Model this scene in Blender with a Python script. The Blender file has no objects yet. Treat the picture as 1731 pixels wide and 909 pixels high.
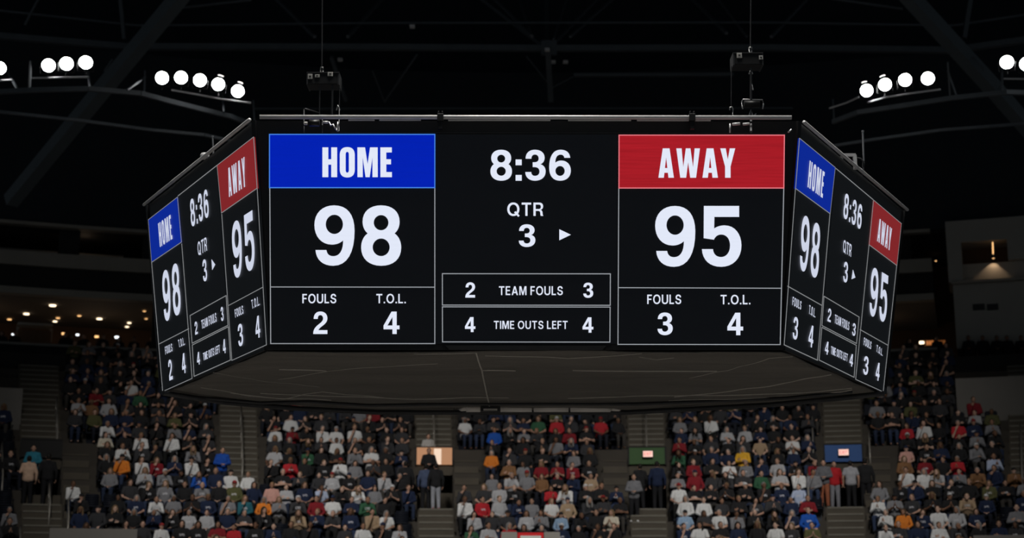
import bpy, bmesh, math, random
import numpy as np
from mathutils import Vector, Matrix, noise
random.seed(11)
C = bpy.context.scene.collection
SC = bpy.context.scene
PI = math.pi
R_ = math.radians

# ------------------------------------------------------------------ camera
IW, IH, FPX = 1731.0, 909.0, 2534.0
CAMZ = 6.0
PITCH = math.atan(550.5 / FPX)
CT, ST = math.cos(PITCH), math.sin(PITCH)
CAM = Vector((0, 0, CAMZ))
cd = bpy.data.cameras.new('camera')
cam = bpy.data.objects.new('camera', cd)
C.objects.link(cam)
cam.location = CAM
cam.rotation_euler = (PI / 2 + PITCH, 0, 0)
cd.sensor_width = 36.0
cd.lens = 36.0 * FPX / IW
cd.clip_end = 500
cd.dof.use_dof = True
cd.dof.focus_distance = 24.5
cd.dof.aperture_fstop = .9
SC.camera = cam

def ray(x, y):
    u, v = (x - IW / 2) / FPX, (IH / 2 - y) / FPX
    return Vector((u, CT - v * ST, ST + v * CT))
def at_depth(x, y, d):
    r = ray(x, y)
    return CAM + r * (d / r.y)
def at_z(x, y, z):
    r = ray(x, y)
    return CAM + r * ((z - CAMZ) / r.z)
def project(p):
    q = p - CAM
    fwd = q.y * CT + q.z * ST
    up = -q.y * ST + q.z * CT
    return (IW / 2 + FPX * q.x / fwd, IH / 2 - FPX * up / fwd)

# ------------------------------------------------------------------ materials
def S(r, g, b):
    f = lambda c: (c / 255 / 12.92) if c / 255 <= .04045 else ((c / 255 + .055) / 1.055) ** 2.4
    return (f(r), f(g), f(b))
def new_mat(name):
    m = bpy.data.materials.new(name)
    m.use_nodes = True
    nt = m.node_tree
    return m, nt, nt.nodes['Principled BSDF']
def mat(name, col, rough=.6, metal=0.0, var=.15, scale=6.0, bump=0.0, emit=None, es=1.0, spec=.5):
    m, nt, b = new_mat(name)
    N, L = nt.nodes, nt.links
    tc = N.new('ShaderNodeTexCoord')
    nz = N.new('ShaderNodeTexNoise')
    nz.inputs['Scale'].default_value = scale
    nz.inputs['Detail'].default_value = 5
    L.new(tc.outputs['Object'], nz.inputs['Vector'])
    mx = N.new('ShaderNodeMix'); mx.data_type = 'RGBA'
    L.new(nz.outputs['Fac'], mx.inputs['Factor'])
    mx.inputs['A'].default_value = (*[c * (1 - var) for c in col], 1)
    mx.inputs['B'].default_value = (*[min(1, c * (1 + var)) for c in col], 1)
    L.new(mx.outputs['Result'], b.inputs['Base Color'])
    b.inputs['Roughness'].default_value = rough
    b.inputs['Metallic'].default_value = metal
    b.inputs['Specular IOR Level'].default_value = spec
    if bump:
        bp = N.new('ShaderNodeBump'); bp.inputs['Strength'].default_value = bump
        L.new(nz.outputs['Fac'], bp.inputs['Height'])
        L.new(bp.outputs['Normal'], b.inputs['Normal'])
    if emit:
        b.inputs['Emission Color'].default_value = (*emit, 1)
        b.inputs['Emission Strength'].default_value = es
    return m
def led(name, col, streak=0.0):
    """a lit LED surface: emission with the faint horizontal scan streaks of the modules"""
    m, nt, b = new_mat(name)
    N, L = nt.nodes, nt.links
    b.inputs['Base Color'].default_value = (.004, .004, .005, 1)
    b.inputs['Roughness'].default_value = .55
    b.inputs['Specular IOR Level'].default_value = .2
    tc = N.new('ShaderNodeTexCoord')
    mp = N.new('ShaderNodeMapping')
    mp.inputs['Scale'].default_value = (.9, 22, 22)
    nz = N.new('ShaderNodeTexNoise'); nz.inputs['Scale'].default_value = 1.6; nz.inputs['Detail'].default_value = 4
    L.new(tc.outputs['Object'], mp.inputs['Vector']); L.new(mp.outputs['Vector'], nz.inputs['Vector'])
    mx = N.new('ShaderNodeMix'); mx.data_type = 'RGBA'
    L.new(nz.outputs['Fac'], mx.inputs['Factor'])
    mx.inputs['A'].default_value = (*[c * (1 - streak) for c in col], 1)
    mx.inputs['B'].default_value = (*[c * (1 + streak) for c in col], 1)
    L.new(mx.outputs['Result'], b.inputs['Emission Color'])
    b.inputs['Emission Strength'].default_value = 1.0
    return m
def glow(name, col, s):
    m, nt, b = new_mat(name)
    b.inputs['Base Color'].default_value = (.2, .2, .2, 1)
    b.inputs['Emission Color'].default_value = (*col, 1)
    b.inputs['Emission Strength'].default_value = s
    return m
def object_colour(name, rough=.85, printed=False, sheen=0.0):
    """cloth / skin / hair whose colour belongs to each object; prints on the chest where the object carries one"""
    m, nt, b = new_mat(name)
    N, L = nt.nodes, nt.links
    oi = N.new('ShaderNodeObjectInfo')
    tc = N.new('ShaderNodeTexCoord')
    nz = N.new('ShaderNodeTexNoise'); nz.inputs['Scale'].default_value = 9; nz.inputs['Detail'].default_value = 4
    L.new(tc.outputs['Object'], nz.inputs['Vector'])
    mul = N.new('ShaderNodeMix'); mul.data_type = 'RGBA'; mul.blend_type = 'MULTIPLY'
    mul.inputs['Factor'].default_value = .5
    L.new(oi.outputs['Color'], mul.inputs['A']); L.new(nz.outputs['Fac'], mul.inputs['B'])
    gain = N.new('ShaderNodeVectorMath'); gain.operation = 'SCALE'; gain.inputs['Scale'].default_value = 1.3
    L.new(mul.outputs['Result'], gain.inputs[0])
    src = gain.outputs['Vector']
    if printed:
        sx = N.new('ShaderNodeSeparateXYZ'); L.new(tc.outputs['Object'], sx.inputs[0])
        def cmp(sock, c, e):
            k = N.new('ShaderNodeMath'); k.operation = 'COMPARE'
            k.inputs[1].default_value = c; k.inputs[2].default_value = e
            L.new(sock, k.inputs[0]); return k.outputs[0]
        def mulm(a, c):
            k = N.new('ShaderNodeMath'); k.operation = 'MULTIPLY'
            L.new(a, k.inputs[0]); L.new(c, k.inputs[1]); return k.outputs[0]
        f = mulm(cmp(sx.outputs['X'], 0, .085), cmp(sx.outputs['Z'], .885, .038))
        lt = N.new('ShaderNodeMath'); lt.operation = 'LESS_THAN'; lt.inputs[1].default_value = -.03
        L.new(sx.outputs['Y'], lt.inputs[0]); f = mulm(f, lt.outputs[0])
        n2 = N.new('ShaderNodeTexNoise'); n2.inputs['Scale'].default_value = 38
        L.new(tc.outputs['Object'], n2.inputs['Vector'])
        g = N.new('ShaderNodeMath'); g.operation = 'GREATER_THAN'; g.inputs[1].default_value = .47
        L.new(n2.outputs['Fac'], g.inputs[0]); f = mulm(f, g.outputs[0])
        f = mulm(f, oi.outputs['Alpha'])
        mx = N.new('ShaderNodeMix'); mx.data_type = 'RGBA'
        L.new(f, mx.inputs['Factor']); L.new(src, mx.inputs['A'])
        mx.inputs['B'].default_value = (.5, .5, .52, 1)
        src = mx.outputs['Result']
    L.new(src, b.inputs['Base Color'])
    b.inputs['Roughness'].default_value = rough
    b.inputs['Specular IOR Level'].default_value = .25
    return m
def attribute_colour(name):
    m, nt, b = new_mat(name)
    a = nt.nodes.new('ShaderNodeAttribute'); a.attribute_name = 'garment'
    nt.links.new(a.outputs['Color'], b.inputs['Base Color'])
    b.inputs['Roughness'].default_value = .85
    b.inputs['Specular IOR Level'].default_value = .25
    return m

M = {}
M['housing'] = mat('black_housing', (.006, .006, .007), .5, var=.3, scale=3)
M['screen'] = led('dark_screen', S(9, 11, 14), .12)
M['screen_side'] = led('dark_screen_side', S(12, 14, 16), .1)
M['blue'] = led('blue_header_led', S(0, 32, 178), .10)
M['blue_side'] = led('blue_header_led_side', S(6, 38, 146), .08)  # side headers and letters: oblique-view dimming put into their colour
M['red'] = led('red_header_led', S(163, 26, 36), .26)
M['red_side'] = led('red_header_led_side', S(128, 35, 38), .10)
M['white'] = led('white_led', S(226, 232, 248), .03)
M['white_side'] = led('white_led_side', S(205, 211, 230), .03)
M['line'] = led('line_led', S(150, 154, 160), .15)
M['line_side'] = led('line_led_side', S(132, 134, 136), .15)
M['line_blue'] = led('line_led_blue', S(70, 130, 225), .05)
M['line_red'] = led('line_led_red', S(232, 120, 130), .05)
M['rail'] = mat('grey_rail', S(215, 215, 216), .4, .1, .15, 4)
M['rail_dark'] = mat('dark_steel', S(62, 63, 65), .5, .4, .2, 4)
M['chrome'] = mat('bright_steel', S(200, 200, 200), .3, .8, .1, 8)
M['pale_tag'] = mat('pale_tag', S(200, 198, 192), .6, 0, .1, 20)
M['duct'] = mat('pale_duct', S(235, 230, 224), .5, .1, .1, 5)
M['truss'] = mat('truss_paint', S(84, 90, 95), .6, .1, .2, 2)
M['rafter'] = mat('rafter_paint', S(84, 92, 96), .65, 0, .12, 1.5)
M['roof'] = mat('roof_deck', S(34, 40, 46), .9, 0, .3, .6)
M['black'] = mat('black_plastic', S(16, 16, 17), .5, 0, .2, 9)
M['concrete'] = mat('stand_concrete', S(60, 55, 48), .9, 0, .25, 1.3, .1)
M['stair'] = mat('stair_concrete', S(74, 68, 58), .9, 0, .25, 1.7, .1)
M['nosing'] = mat('step_nosing', S(104, 100, 90), .8, 0, .2, 5)
M['greywall'] = mat('grey_wall', S(160, 156, 148), .85, 0, .08, .8, .05)
M['pale_band'] = mat('pale_fascia', S(150, 144, 134), .8, 0, .12, .7)
M['brown_wall'] = mat('brown_back_wall', S(92, 66, 44), .8, 0, .3, .5)
M['dark_wall'] = mat('dark_wall', S(34, 33, 32), .85, 0, .2, .8)
M['suite_ceiling'] = mat('suite_ceiling', S(105, 98, 92), .85, 0, .1, .8)
M['concrete_pale'] = mat('parapet_paint', S(118, 114, 108), .85, 0, .1, 1)
M['handrail'] = mat('handrail_metal', S(150, 145, 136), .4, .4, .1, 5)
M['court'] = mat('court_wood', (.36, .335, .31), .45, 0, .15, .8)
M['seat'] = mat('navy_seat_plastic', S(15, 19, 29), .7, 0, .12, 9, spec=.2)
M['seat_metal'] = mat('seat_bracket', S(60, 62, 66), .5, .5, .1, 9)
M['skin'] = object_colour('skin', .6)
M['cloth'] = object_colour('cloth', .9, True)
M['plain_cloth'] = object_colour('plain_cloth', .9)
M['hair'] = object_colour('hair', .6)
M['crowd'] = attribute_colour('crowd_cloth')
M['lamp'] = glow('flood_lens', (1, 1, 1), 40)
M['warm'] = glow('warm_downlight', (1, .78, .52), 3.0)
M['cool'] = glow('cool_downlight', (.9, .95, 1), 2.4)
M['amber'] = glow('amber_lamp', (1, .55, .22), 1.6)
M['tan_panel'] = led('tan_panel_painted_light', S(176, 128, 94), .10)  # no LEDs here: emission paints in lamplight on the wall over the tunnel
M['bright_patch'] = glow('painted_bright_patch', S(236, 205, 178), 1.0)  # glow painted in for a bright patch of light on the tan panel
M['green_panel'] = mat('green_panel', S(54, 86, 44), .7, 0, .1, 2)
M['blue_panel'] = mat('blue_panel', S(46, 84, 142), .7, 0, .1, 2)
M['sign_lit'] = glow('sign_face', S(255, 205, 190), 1.0)
M['sign_letter'] = glow('sign_letter', S(225, 60, 60), .9)
M['red_banner'] = mat('red_banner', S(235, 30, 36), .7, 0, .05, 4)
M['white_paint'] = mat('white_lettering', S(235, 235, 230), .7, 0, .03, 9)

# tarp under the board: dark cloth with long soft folds
def tarp_mat():
    m, nt, b = new_mat('tarp_cloth')
    N, L = nt.nodes, nt.links
    tc = N.new('ShaderNodeTexCoord')
    mp = N.new('ShaderNodeMapping'); mp.inputs['Scale'].default_value = (.22, .9, 1); mp.inputs['Rotation'].default_value = (0, 0, .12)
    nz = N.new('ShaderNodeTexNoise'); nz.inputs['Scale'].default_value = 1.5; nz.inputs['Detail'].default_value = 6; nz.inputs['Distortion'].default_value = .8
    L.new(tc.outputs['Object'], mp.inputs['Vector']); L.new(mp.outputs['Vector'], nz.inputs['Vector'])
    cr = N.new('ShaderNodeValToRGB')
    cr.color_ramp.elements[0].position = .3; cr.color_ramp.elements[0].color = (*S(94, 91, 86), 1)
    cr.color_ramp.elements[1].position = .75; cr.color_ramp.elements[1].color = (*S(112, 108, 102), 1)
    L.new(nz.outputs['Fac'], cr.inputs['Fac']); L.new(cr.outputs['Color'], b.inputs['Base Color'])
    bp = N.new('ShaderNodeBump'); bp.inputs['Strength'].default_value = .5; bp.inputs['Distance'].default_value = .25
    L.new(nz.outputs['Fac'], bp.inputs['Height']); L.new(bp.outputs['Normal'], b.inputs['Normal'])
    b.inputs['Roughness'].default_value = .7
    return m
M['tarp'] = tarp_mat()
M['seam'] = mat('tarp_seam', S(190, 186, 178), .6, 0, .2, 3)

# ------------------------------------------------------------------ helpers
def link(name, me, parent=None):
    o = bpy.data.objects.new(name, me)
    C.objects.link(o)
    if parent is not None:
        o.parent = parent
    return o
def tag(o, label, cat, group=None, kind=None):
    o['label'] = label
    o['category'] = cat
    if group: o['group'] = group
    if kind: o['kind'] = kind
    return o
def thing(name, label, cat, loc=(0, 0, 0), rz=0.0, group=None):
    o = bpy.data.objects.new(name, None)
    C.objects.link(o)
    o.location = loc
    o.rotation_euler = (0, 0, rz)
    o.empty_display_size = .2
    return tag(o, label, cat, group)
class MB:
    """collects boxes, beams, tubes and lathes and links them as one mesh"""
    def __init__(s): s.v = []; s.f = []
    def add(s, vs, fs):
        b = len(s.v)
        s.v += [tuple(p) for p in vs]
        s.f += [tuple(b + i for i in f) for f in fs]
        return s
    def hexa(s, a, b):          # two quads (4 points each), same winding
        return s.add(list(a) + list(b), [(3, 2, 1, 0), (4, 5, 6, 7), (0, 1, 5, 4), (1, 2, 6, 5), (2, 3, 7, 6), (3, 0, 4, 7)])
    def box(s, c, h, rz=0.0):
        m = Matrix.Rotation(rz, 3, 'Z'); c = Vector(c)
        P = lambda x, y, z: c + m @ Vector((x * h[0], y * h[1], z * h[2]))
        return s.hexa([P(-1, -1, -1), P(1, -1, -1), P(1, 1, -1), P(-1, 1, -1)], [P(-1, -1, 1), P(1, -1, 1), P(1, 1, 1), P(-1, 1, 1)])
    def beam(s, p, q, w, h=None):
        p, q = Vector(p), Vector(q); h = h or w
        d = (q - p).normalized()
        a = d.cross(Vector((0, 0, 1)))
        a = a.normalized() if a.length > 1e-4 else Vector((1, 0, 0))
        b = a.cross(d)
        o = [(-1, -1), (1, -1), (1, 1), (-1, 1)]
        return s.hexa([p + a * x * w / 2 + b * y * h / 2 for x, y in o], [q + a * x * w / 2 + b * y * h / 2 for x, y in o])
    def tube(s, pts, r, n=8):
        pts = [Vector(p) for p in pts]
        rings = []
        for i, p in enumerate(pts):
            d = (pts[min(i + 1, len(pts) - 1)] - pts[max(i - 1, 0)]).normalized()
            a = d.cross(Vector((0, 0, 1)))
            a = a.normalized() if a.length > 1e-3 else Vector((1, 0, 0))
            b = a.cross(d)
            rr = r[i] if isinstance(r, (list, tuple)) else r
            rings.append([p + (a * math.cos(t) + b * math.sin(t)) * rr for t in [2 * PI * k / n for k in range(n)]])
        vs = [q for g in rings for q in g]
        fs = []
        for i in range(len(pts) - 1):
            for k in range(n):
                fs.append((i * n + k, i * n + (k + 1) % n, (i + 1) * n + (k + 1) % n, (i + 1) * n + k))
        fs.append(tuple(range(n))[::-1]); e = (len(pts) - 1) * n
        fs.append(tuple(e + k for k in range(n)))
        return s.add(vs, fs)
    def lathe(s, prof, n=24, m=None):
        m = m or Matrix.Identity(4)
        vs = [m @ Vector((r * math.cos(2 * PI * k / n), r * math.sin(2 * PI * k / n), z)) for r, z in prof for k in range(n)]
        fs = []
        for i in range(len(prof) - 1):
            for k in range(n):
                fs.append((i * n + k, i * n + (k + 1) % n, (i + 1) * n + (k + 1) % n, (i + 1) * n + k))
        fs.append(tuple(range(n))[::-1]); e = (len(prof) - 1) * n
        fs.append(tuple(e + k for k in range(n)))
        return s.add(vs, fs)
    def build(s, name, m, parent=None, smooth=False, bevel=0.0):
        me = bpy.data.meshes.new(name)
        me.from_pydata(s.v, [], s.f)
        bm = bmesh.new(); bm.from_mesh(me)
        bmesh.ops.recalc_face_normals(bm, faces=bm.faces)
        bm.to_mesh(me); bm.free()
        me.materials.append(m)
        if smooth:
            for p in me.polygons: p.use_smooth = True
        o = link(name, me, parent)
        if bevel:
            bv = o.modifiers.new('bevel', 'BEVEL'); bv.width = bevel; bv.segments = 2
        return o

# ------------------------------------------------------------------ lettering
# outlines drawn on a cap height of 100; contours after the first are counters
GL = {
 '0': (66, []),
 '2': (64, ["M 2 67 C 2 87 13 100 32 100 C 50 100 63 88 63 70 C 63 55 54 46 43 37.5 C 34 30.5 26 25 23 17 L 63 17 L 63 0 L 0 0 C 0 18 6 28 22 41 C 35 51.5 44 58 44 69 C 44 78 39 84 32 84 C 24 84 20 78 20 67"]),
 '3': (63, ["M 1 71 C 1 90 13 100 30 100 C 48 100 60 90 60 74 C 60 64 55 57 47 53 C 57 50 63 42 63 30 C 63 11 49 0 30 0 C 12 0 0 11 0 28 L 18.5 28 C 18.5 20 23 15.5 30 15.5 C 38.5 15.5 44 21 44 29.5 C 44 39 38 44 28 44 L 23 44 L 23 59.5 L 28 59.5 C 36 59.5 41.5 63 41.5 71.5 C 41.5 79.5 37 84.5 30 84.5 C 23 84.5 19 79.5 19 71"]),
 '4': (68, ["M 38 0 L 38 21 L 0 21 L 0 38 L 34 100 L 56 100 L 56 38 L 68 38 L 68 21 L 56 21 L 56 0", "M 38 38 L 38 76 L 16.5 38"]),
 '5': (66, ["M 3.5 100 L 62.4 100 L 62.4 82 L 21 82 L 20.5 63 C 26 66.5 32 68 38 68 C 55 68 66 54 66 35 C 66 14 52 0 32 0 C 13 0 1 11 0 29 L 18.5 29 C 19 21 24 16 32 16 C 41 16 47 24 47 35 C 47 46 41 53 32.5 53 C 26.5 53 22.5 50 20 44.5 L 3 47"]),
 '8': (67, ["M 11 53.5 C 5.5 58 2.5 65 2.5 73 C 2.5 90 15 100 33.4 100 C 52 100 64.3 90 64.3 73 C 64.3 65 61.3 58 55.8 53.5 C 63 48.5 66.8 40 66.8 30 C 66.8 11.5 54 0 33.4 0 C 13 0 0 11.5 0 30 C 0 40 3.8 48.5 11 53.5",
            "E 33.4 71.3 12.3 12.6", "E 33.4 30.5 14.2 14.6"]),
 '9': (67, ["M 48 42 C 43 37.5 37 35 29 35 C 12 35 0 48 0 67.5 C 0 87 13 100 33 100 C 55 100 67 85 67 58 C 67 22 55 0 31.5 0 C 14 0 3 9.5 1.8 26 L 20 26 C 21 19 25 15.8 31.5 15.8 C 42 15.8 48 25 48 42",
            "E 33.3 68.5 14.4 16"]),
 ':': (19, ["M 0 0 L 19 0 L 19 18.5 L 0 18.5", "+M 0 50 L 19 50 L 19 68.5 L 0 68.5"]),
 '.': (16, ["M 0 0 L 16 0 L 16 16 L 0 16"]),
 'Q': (84, ["M 42 101 C 67 101 84 81 84 50 C 84 20 67 -1 42 -1 C 17 -1 0 20 0 50 C 0 81 17 101 42 101", "E 42 50 25.5 35.5", "+M 46 27 L 57 36 L 86 2 L 75 -8"]),
 'O': (84, ["M 42 101 C 67 101 84 81 84 50 C 84 20 67 -1 42 -1 C 17 -1 0 20 0 50 C 0 81 17 101 42 101", "E 42 50 26 36"]),
 'T': (66, ["M 0 100 L 66 100 L 66 84.5 L 41 84.5 L 41 0 L 25 0 L 25 84.5 L 0 84.5"]),
 'R': (70, ["M 0 0 L 0 100 L 40 100 C 58 100 67 89 67 72 C 67 58 61 49 49 46 C 58 43 62 37 63 24 C 64 12 65 4 69 0 L 50 0 C 47 5 47 12 46.5 20 C 46 32 42 37.5 32 37.5 L 16.5 37.5 L 16.5 0", "M 16.5 52 L 37 52 C 46 52 50.5 58 50.5 68.5 C 50.5 79 46 85 37 85 L 16.5 85"]),
 'E': (56, ["M 0 0 L 0 100 L 55 100 L 55 85 L 16.5 85 L 16.5 59 L 51 59 L 51 44.5 L 16.5 44.5 L 16.5 15 L 56 15 L 56 0"]),
 'F': (53, ["M 0 0 L 0 100 L 53 100 L 53 85 L 16.5 85 L 16.5 58 L 48 58 L 48 43.5 L 16.5 43.5 L 16.5 0"]),
 'L': (52, ["M 0 0 L 0 100 L 16.5 100 L 16.5 15 L 52 15 L 52 0"]),
 'I': (16, ["M 0 0 L 0 100 L 16.5 100 L 16.5 0"]),
 'A': (78, ["M 0 0 L 30 100 L 48 100 L 78 0 L 60 0 L 53.5 22 L 24.5 22 L 18 0", "M 29 37 L 49 37 L 39 74"]),
 'M': (86, ["M 0 0 L 0 100 L 24 100 L 43 28 L 62 100 L 86 100 L 86 0 L 70 0 L 70 74 L 50 0 L 36 0 L 16 74 L 16 0"]),
 'U': (72, ["M 0 100 L 16.5 100 L 16.5 36 C 16.5 21 24 14 36 14 C 48 14 55.5 21 55.5 36 L 55.5 100 L 72 100 L 72 36 C 72 12 58 -1 36 -1 C 14 -1 0 12 0 36"]),
 'S': (68, ["M 0 31 C 1 10 14 -1 35 -1 C 55 -1 68 10 68 29 C 68 44 58 52 41 56.5 L 33 58.5 C 24 61 20 64 20 71 C 20 79 26 85 35 85 C 44 85 49 80 50 71 L 66 71 C 66 90 54 101 35 101 C 16 101 4 89 4 70 C 4 56 13 48 29 43.5 L 38 41 C 47 38.5 51.5 35 51.5 28 C 51.5 19 45 13.5 35 13.5 C 24 13.5 17 20 16.5 31"]),
 'X': (72, ["M 0 0 L 26 51 L 2 100 L 21 100 L 36 67 L 51 100 L 70 100 L 46 51 L 72 0 L 53 0 L 36 35 L 19 0"]),
 # condensed heavy capitals of the team headers
 'h': (50, ["M 0 0 L 0 100 L 20 100 L 20 60 L 30 60 L 30 100 L 50 100 L 50 0 L 30 0 L 30 42 L 20 42 L 20 0"]),
 'o': (51, ["M 0 26 L 0 74 C 0 92 9 101 25.5 101 C 42 101 51 92 51 74 L 51 26 C 51 8 42 -1 25.5 -1 C 9 -1 0 8 0 26", "M 20 25 L 20 75 C 20 82 22 85 25.5 85 C 29 85 31 82 31 75 L 31 25 C 31 18 29 15 25.5 15 C 22 15 20 18 20 25"]),
 'm': (69, ["M 0 0 L 0 100 L 26 100 L 34.5 44 L 43 100 L 69 100 L 69 0 L 51 0 L 51 66 L 41.5 0 L 27.5 0 L 18 66 L 18 0"]),
 'e': (39, ["M 0 0 L 0 100 L 39 100 L 39 83 L 20 83 L 20 60 L 36 60 L 36 43 L 20 43 L 20 17 L 39 17 L 39 0"]),
 'a': (57, ["M 0 0 L 16 100 L 41 100 L 57 0 L 37 0 L 35 17 L 22 17 L 20 0", "M 24 33 L 33 33 L 28.5 70"]),
 'w': (87, ["M 0 100 L 19.5 100 L 25.5 36 L 35 100 L 52 100 L 61.5 36 L 67.5 100 L 87 100 L 72.5 0 L 51 0 L 43.5 53 L 36 0 L 14.5 0"]),
 'y': (55, ["M 17.5 0 L 17.5 38 L 0 100 L 20 100 L 27.5 62 L 35 100 L 55 100 L 37.5 38 L 37.5 0"]),
}
GL['6'] = (67, 'ROT9')
def contour(path, rot=False):
    t = path.lstrip('+').split()
    pts = []
    i = 0
    if t[0] == 'E':
        cx, cy, rx, ry = map(float, t[1:5])
        pts = [(cx + rx * math.cos(2 * PI * k / 28), cy + ry * math.sin(2 * PI * k / 28)) for k in range(28)]
    else:
        cur = None
        while i < len(t):
            c = t[i]
            if c in 'ML':
                cur = (float(t[i + 1]), float(t[i + 2])); pts.append(cur); i += 3
            else:
                a = [float(q) for q in t[i + 1:i + 7]]
                p0, p1, p2, p3 = cur, (a[0], a[1]), (a[2], a[3]), (a[4], a[5])
                for k in range(1, 9):
                    s = k / 8
                    pts.append(tuple((1 - s) ** 3 * p0[d] + 3 * (1 - s) ** 2 * s * p1[d] + 3 * (1 - s) * s * s * p2[d] + s ** 3 * p3[d] for d in (0, 1)))
                cur = p3; i += 7
        if len(pts) > 2 and abs(pts[0][0] - pts[-1][0]) + abs(pts[0][1] - pts[-1][1]) < 1e-6: pts.pop()
    if rot:
        pts = [(67 - x, 100 - y) for x, y in pts]
    return pts
def thin(pts, d):
    """draw an outline in by d sideways so that stems get slimmer"""
    out = []
    n = len(pts)
    area = sum(pts[i][0] * pts[(i + 1) % n][1] - pts[(i + 1) % n][0] * pts[i][1] for i in range(n))
    sg = 1 if area > 0 else -1
    for i in range(n):
        a, b, c = pts[i - 1], pts[i], pts[(i + 1) % n]
        n1 = Vector((-(b[1] - a[1]), b[0] - a[0])); n2 = Vector((-(c[1] - b[1]), c[0] - b[0]))
        n1 = n1.normalized() if n1.length > 1e-6 else n1; n2 = n2.normalized() if n2.length > 1e-6 else n2
        m = n1 + n2
        m = m / max(.35, m.length_squared / 2) if m.length > 1e-6 else n1
        out.append((b[0] + sg * d * m.x, b[1] + sg * d * .35 * m.y))
    return out
def glyph_mesh_data(ch, slim=0.0):
    """solid letter: (width, verts2d, faces) filled with Blender's 2D curve fill"""
    w, cs = GL[ch]
    rot = False
    if cs == 'ROT9': cs, rot = GL['9'][1], True
    groups, V, F = [], [], []
    for c in cs:
        if c.startswith('+') or not groups: groups.append([c])
        else: groups[-1].append(c)
    for g in groups:
        cu = bpy.data.curves.new('glyph', 'CURVE'); cu.dimensions = '2D'; cu.fill_mode = 'BOTH'; cu.extrude = .5
        for c in g:
            pts = contour(c, rot)
            if slim:
                pts = thin(pts, slim if c is g[0] else -slim)
            sp = cu.splines.new('POLY'); sp.points.add(len(pts) - 1); sp.use_cyclic_u = True
            for k, (x, y) in enumerate(pts): sp.points[k].co = (x, y, 0, 1)
        o = bpy.data.objects.new('glyph', cu); C.objects.link(o)
        bpy.context.view_layer.update()
        me = bpy.data.meshes.new_from_object(o.evaluated_get(bpy.context.evaluated_depsgraph_get()))
        b = len(V)
        V += [tuple(v.co) for v in me.vertices]
        F += [tuple(b + k for k in p.vertices) for p in me.polygons]
        bpy.data.objects.remove(o); bpy.data.curves.remove(cu); bpy.data.meshes.remove(me)
    return w, V, F
GCACHE = {}
def glyph(ch, slim=0.0):
    if (ch, slim) not in GCACHE: GCACHE[ch, slim] = glyph_mesh_data(ch, slim * (2.2 if not ch.isdigit() else 1.2))
    return GCACHE[ch, slim]
def text_data(s, gap=11, space=36, slim=0.0):
    """verts (x 0..1 over the whole string, y 0..1 cap height, z -.5...5) and faces"""
    V, F, x = [], [], 0
    for i, ch in enumerate(s):
        if ch == ' ':
            x += space - gap; continue
        w, v, f = glyph(ch, slim)
        b = len(V)
        V += [(x + p[0], p[1] / 100, p[2]) for p in v]
        F += [tuple(b + k for k in q) for q in f]
        x += w + gap
    W = x - gap
    return [(p[0] / W, p[1], p[2]) for p in V], F

class Face:
    """a flat side of the board; pixels of the photograph are laid back on it"""
    def __init__(s, a, b, c):
        s.o = a
        s.ex = (b - a).normalized()
        s.n = (b - a).cross(c - a).normalized()
        if s.n.dot(CAM - a) < 0: s.n = -s.n
        s.ey = s.n.cross(s.ex)
        if s.ey.z < 0: s.ey = -s.ey
    def hit(s, x, y, lift=0.0):
        r = ray(x, y)
        t = (s.o + s.n * lift - CAM).dot(s.n) / r.dot(s.n)
        return CAM + r * t
    def quad(s, px, lift, thick, name, m, parent):
        P = [s.hit(*p, lift) for p in px]
        return MB().hexa([p - s.n * thick for p in P], P).build(name, m, parent)
    def line(s, mb, p, q, w, lift):
        P, Q = s.hit(*p, lift), s.hit(*q, lift)
        d = (Q - P).normalized(); a = d.cross(s.n).normalized() * (w / 2); e = d * (w / 2)
        c = [P - e - a, P - e + a, Q + e + a, Q + e - a]
        mb.hexa([k - s.n * .008 for k in c], c)
    def text(s, mb, string, bl, br, tl, lift, gap=11, space=36):
        B, X, Y = s.hit(*bl, lift), s.hit(*br, lift), s.hit(*tl, lift)
        slim = s is not front
        if slim: gap, space = (gap * 1.7, space) if len(string) < 4 or string.islower() or ':' in string else (25, 70)
        elif len(string) > 2 and string[0] in 'TFQ': gap, space, slim = 14, 46, .35
        V, F = text_data(string, gap, space, float(slim))
        ux, uy = X - B, Y - B
        mb.add([B + ux * p[0] + uy * p[1] + s.n * (p[2] * .003) for p in V], F)
    def rtext(s, mb, string, x0, y0, x1, y1, lift, gap=11, space=36):
        s.text(mb, string, (x0, y1), (x1, y1), (x0, y0), lift, gap, space)

# ------------------------------------------------------------------ the scoreboard
D0 = 23.4
zb = at_depth(887, 590, D0).z
botL, botR = at_z(452, 590, zb), at_z(1322, 590, zb)
botLL, botRR = at_z(274, 663.5, zb), at_z(1495, 664.5, zb)
botBL, botBR = at_z(640, 694, zb), at_z(1062, 694, zb)
tilt = None
best = None
for k in range(0, 120):                       # height of the top plane where the front and the sides lean alike
    zt = zb + 2.8 + k * .02
    tl_, tr_, tll = at_z(430, 204, zt), at_z(1350, 205, zt), at_z(250, 347, zt)
    lean_f = (botL.y + botR.y) / 2 - (tl_.y + tr_.y) / 2
    dl = (botLL - botL).normalized(); nl = Vector((dl.y, -dl.x, 0)); nl = nl if nl.dot(CAM - botL) > 0 else -nl
    lean_s = (tll - botLL).dot(nl)
    e = abs(lean_f - lean_s)
    if best is None or e < best[0]: best = (e, zt, lean_f, lean_s)
print('TOP', best)
zt = best[1]
topL, topR = at_z(430, 204, zt), at_z(1350, 205, zt)
front = Face(botL, botR, (topL + topR) / 2)
left = Face(botL, botLL, topL)
right = Face(botR, botRR, topR)
topL, topR = front.hit(430, 204), front.hit(1350, 205)
left = Face(botL, botLL, topL); right = Face(botR, botRR, topR)
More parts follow.
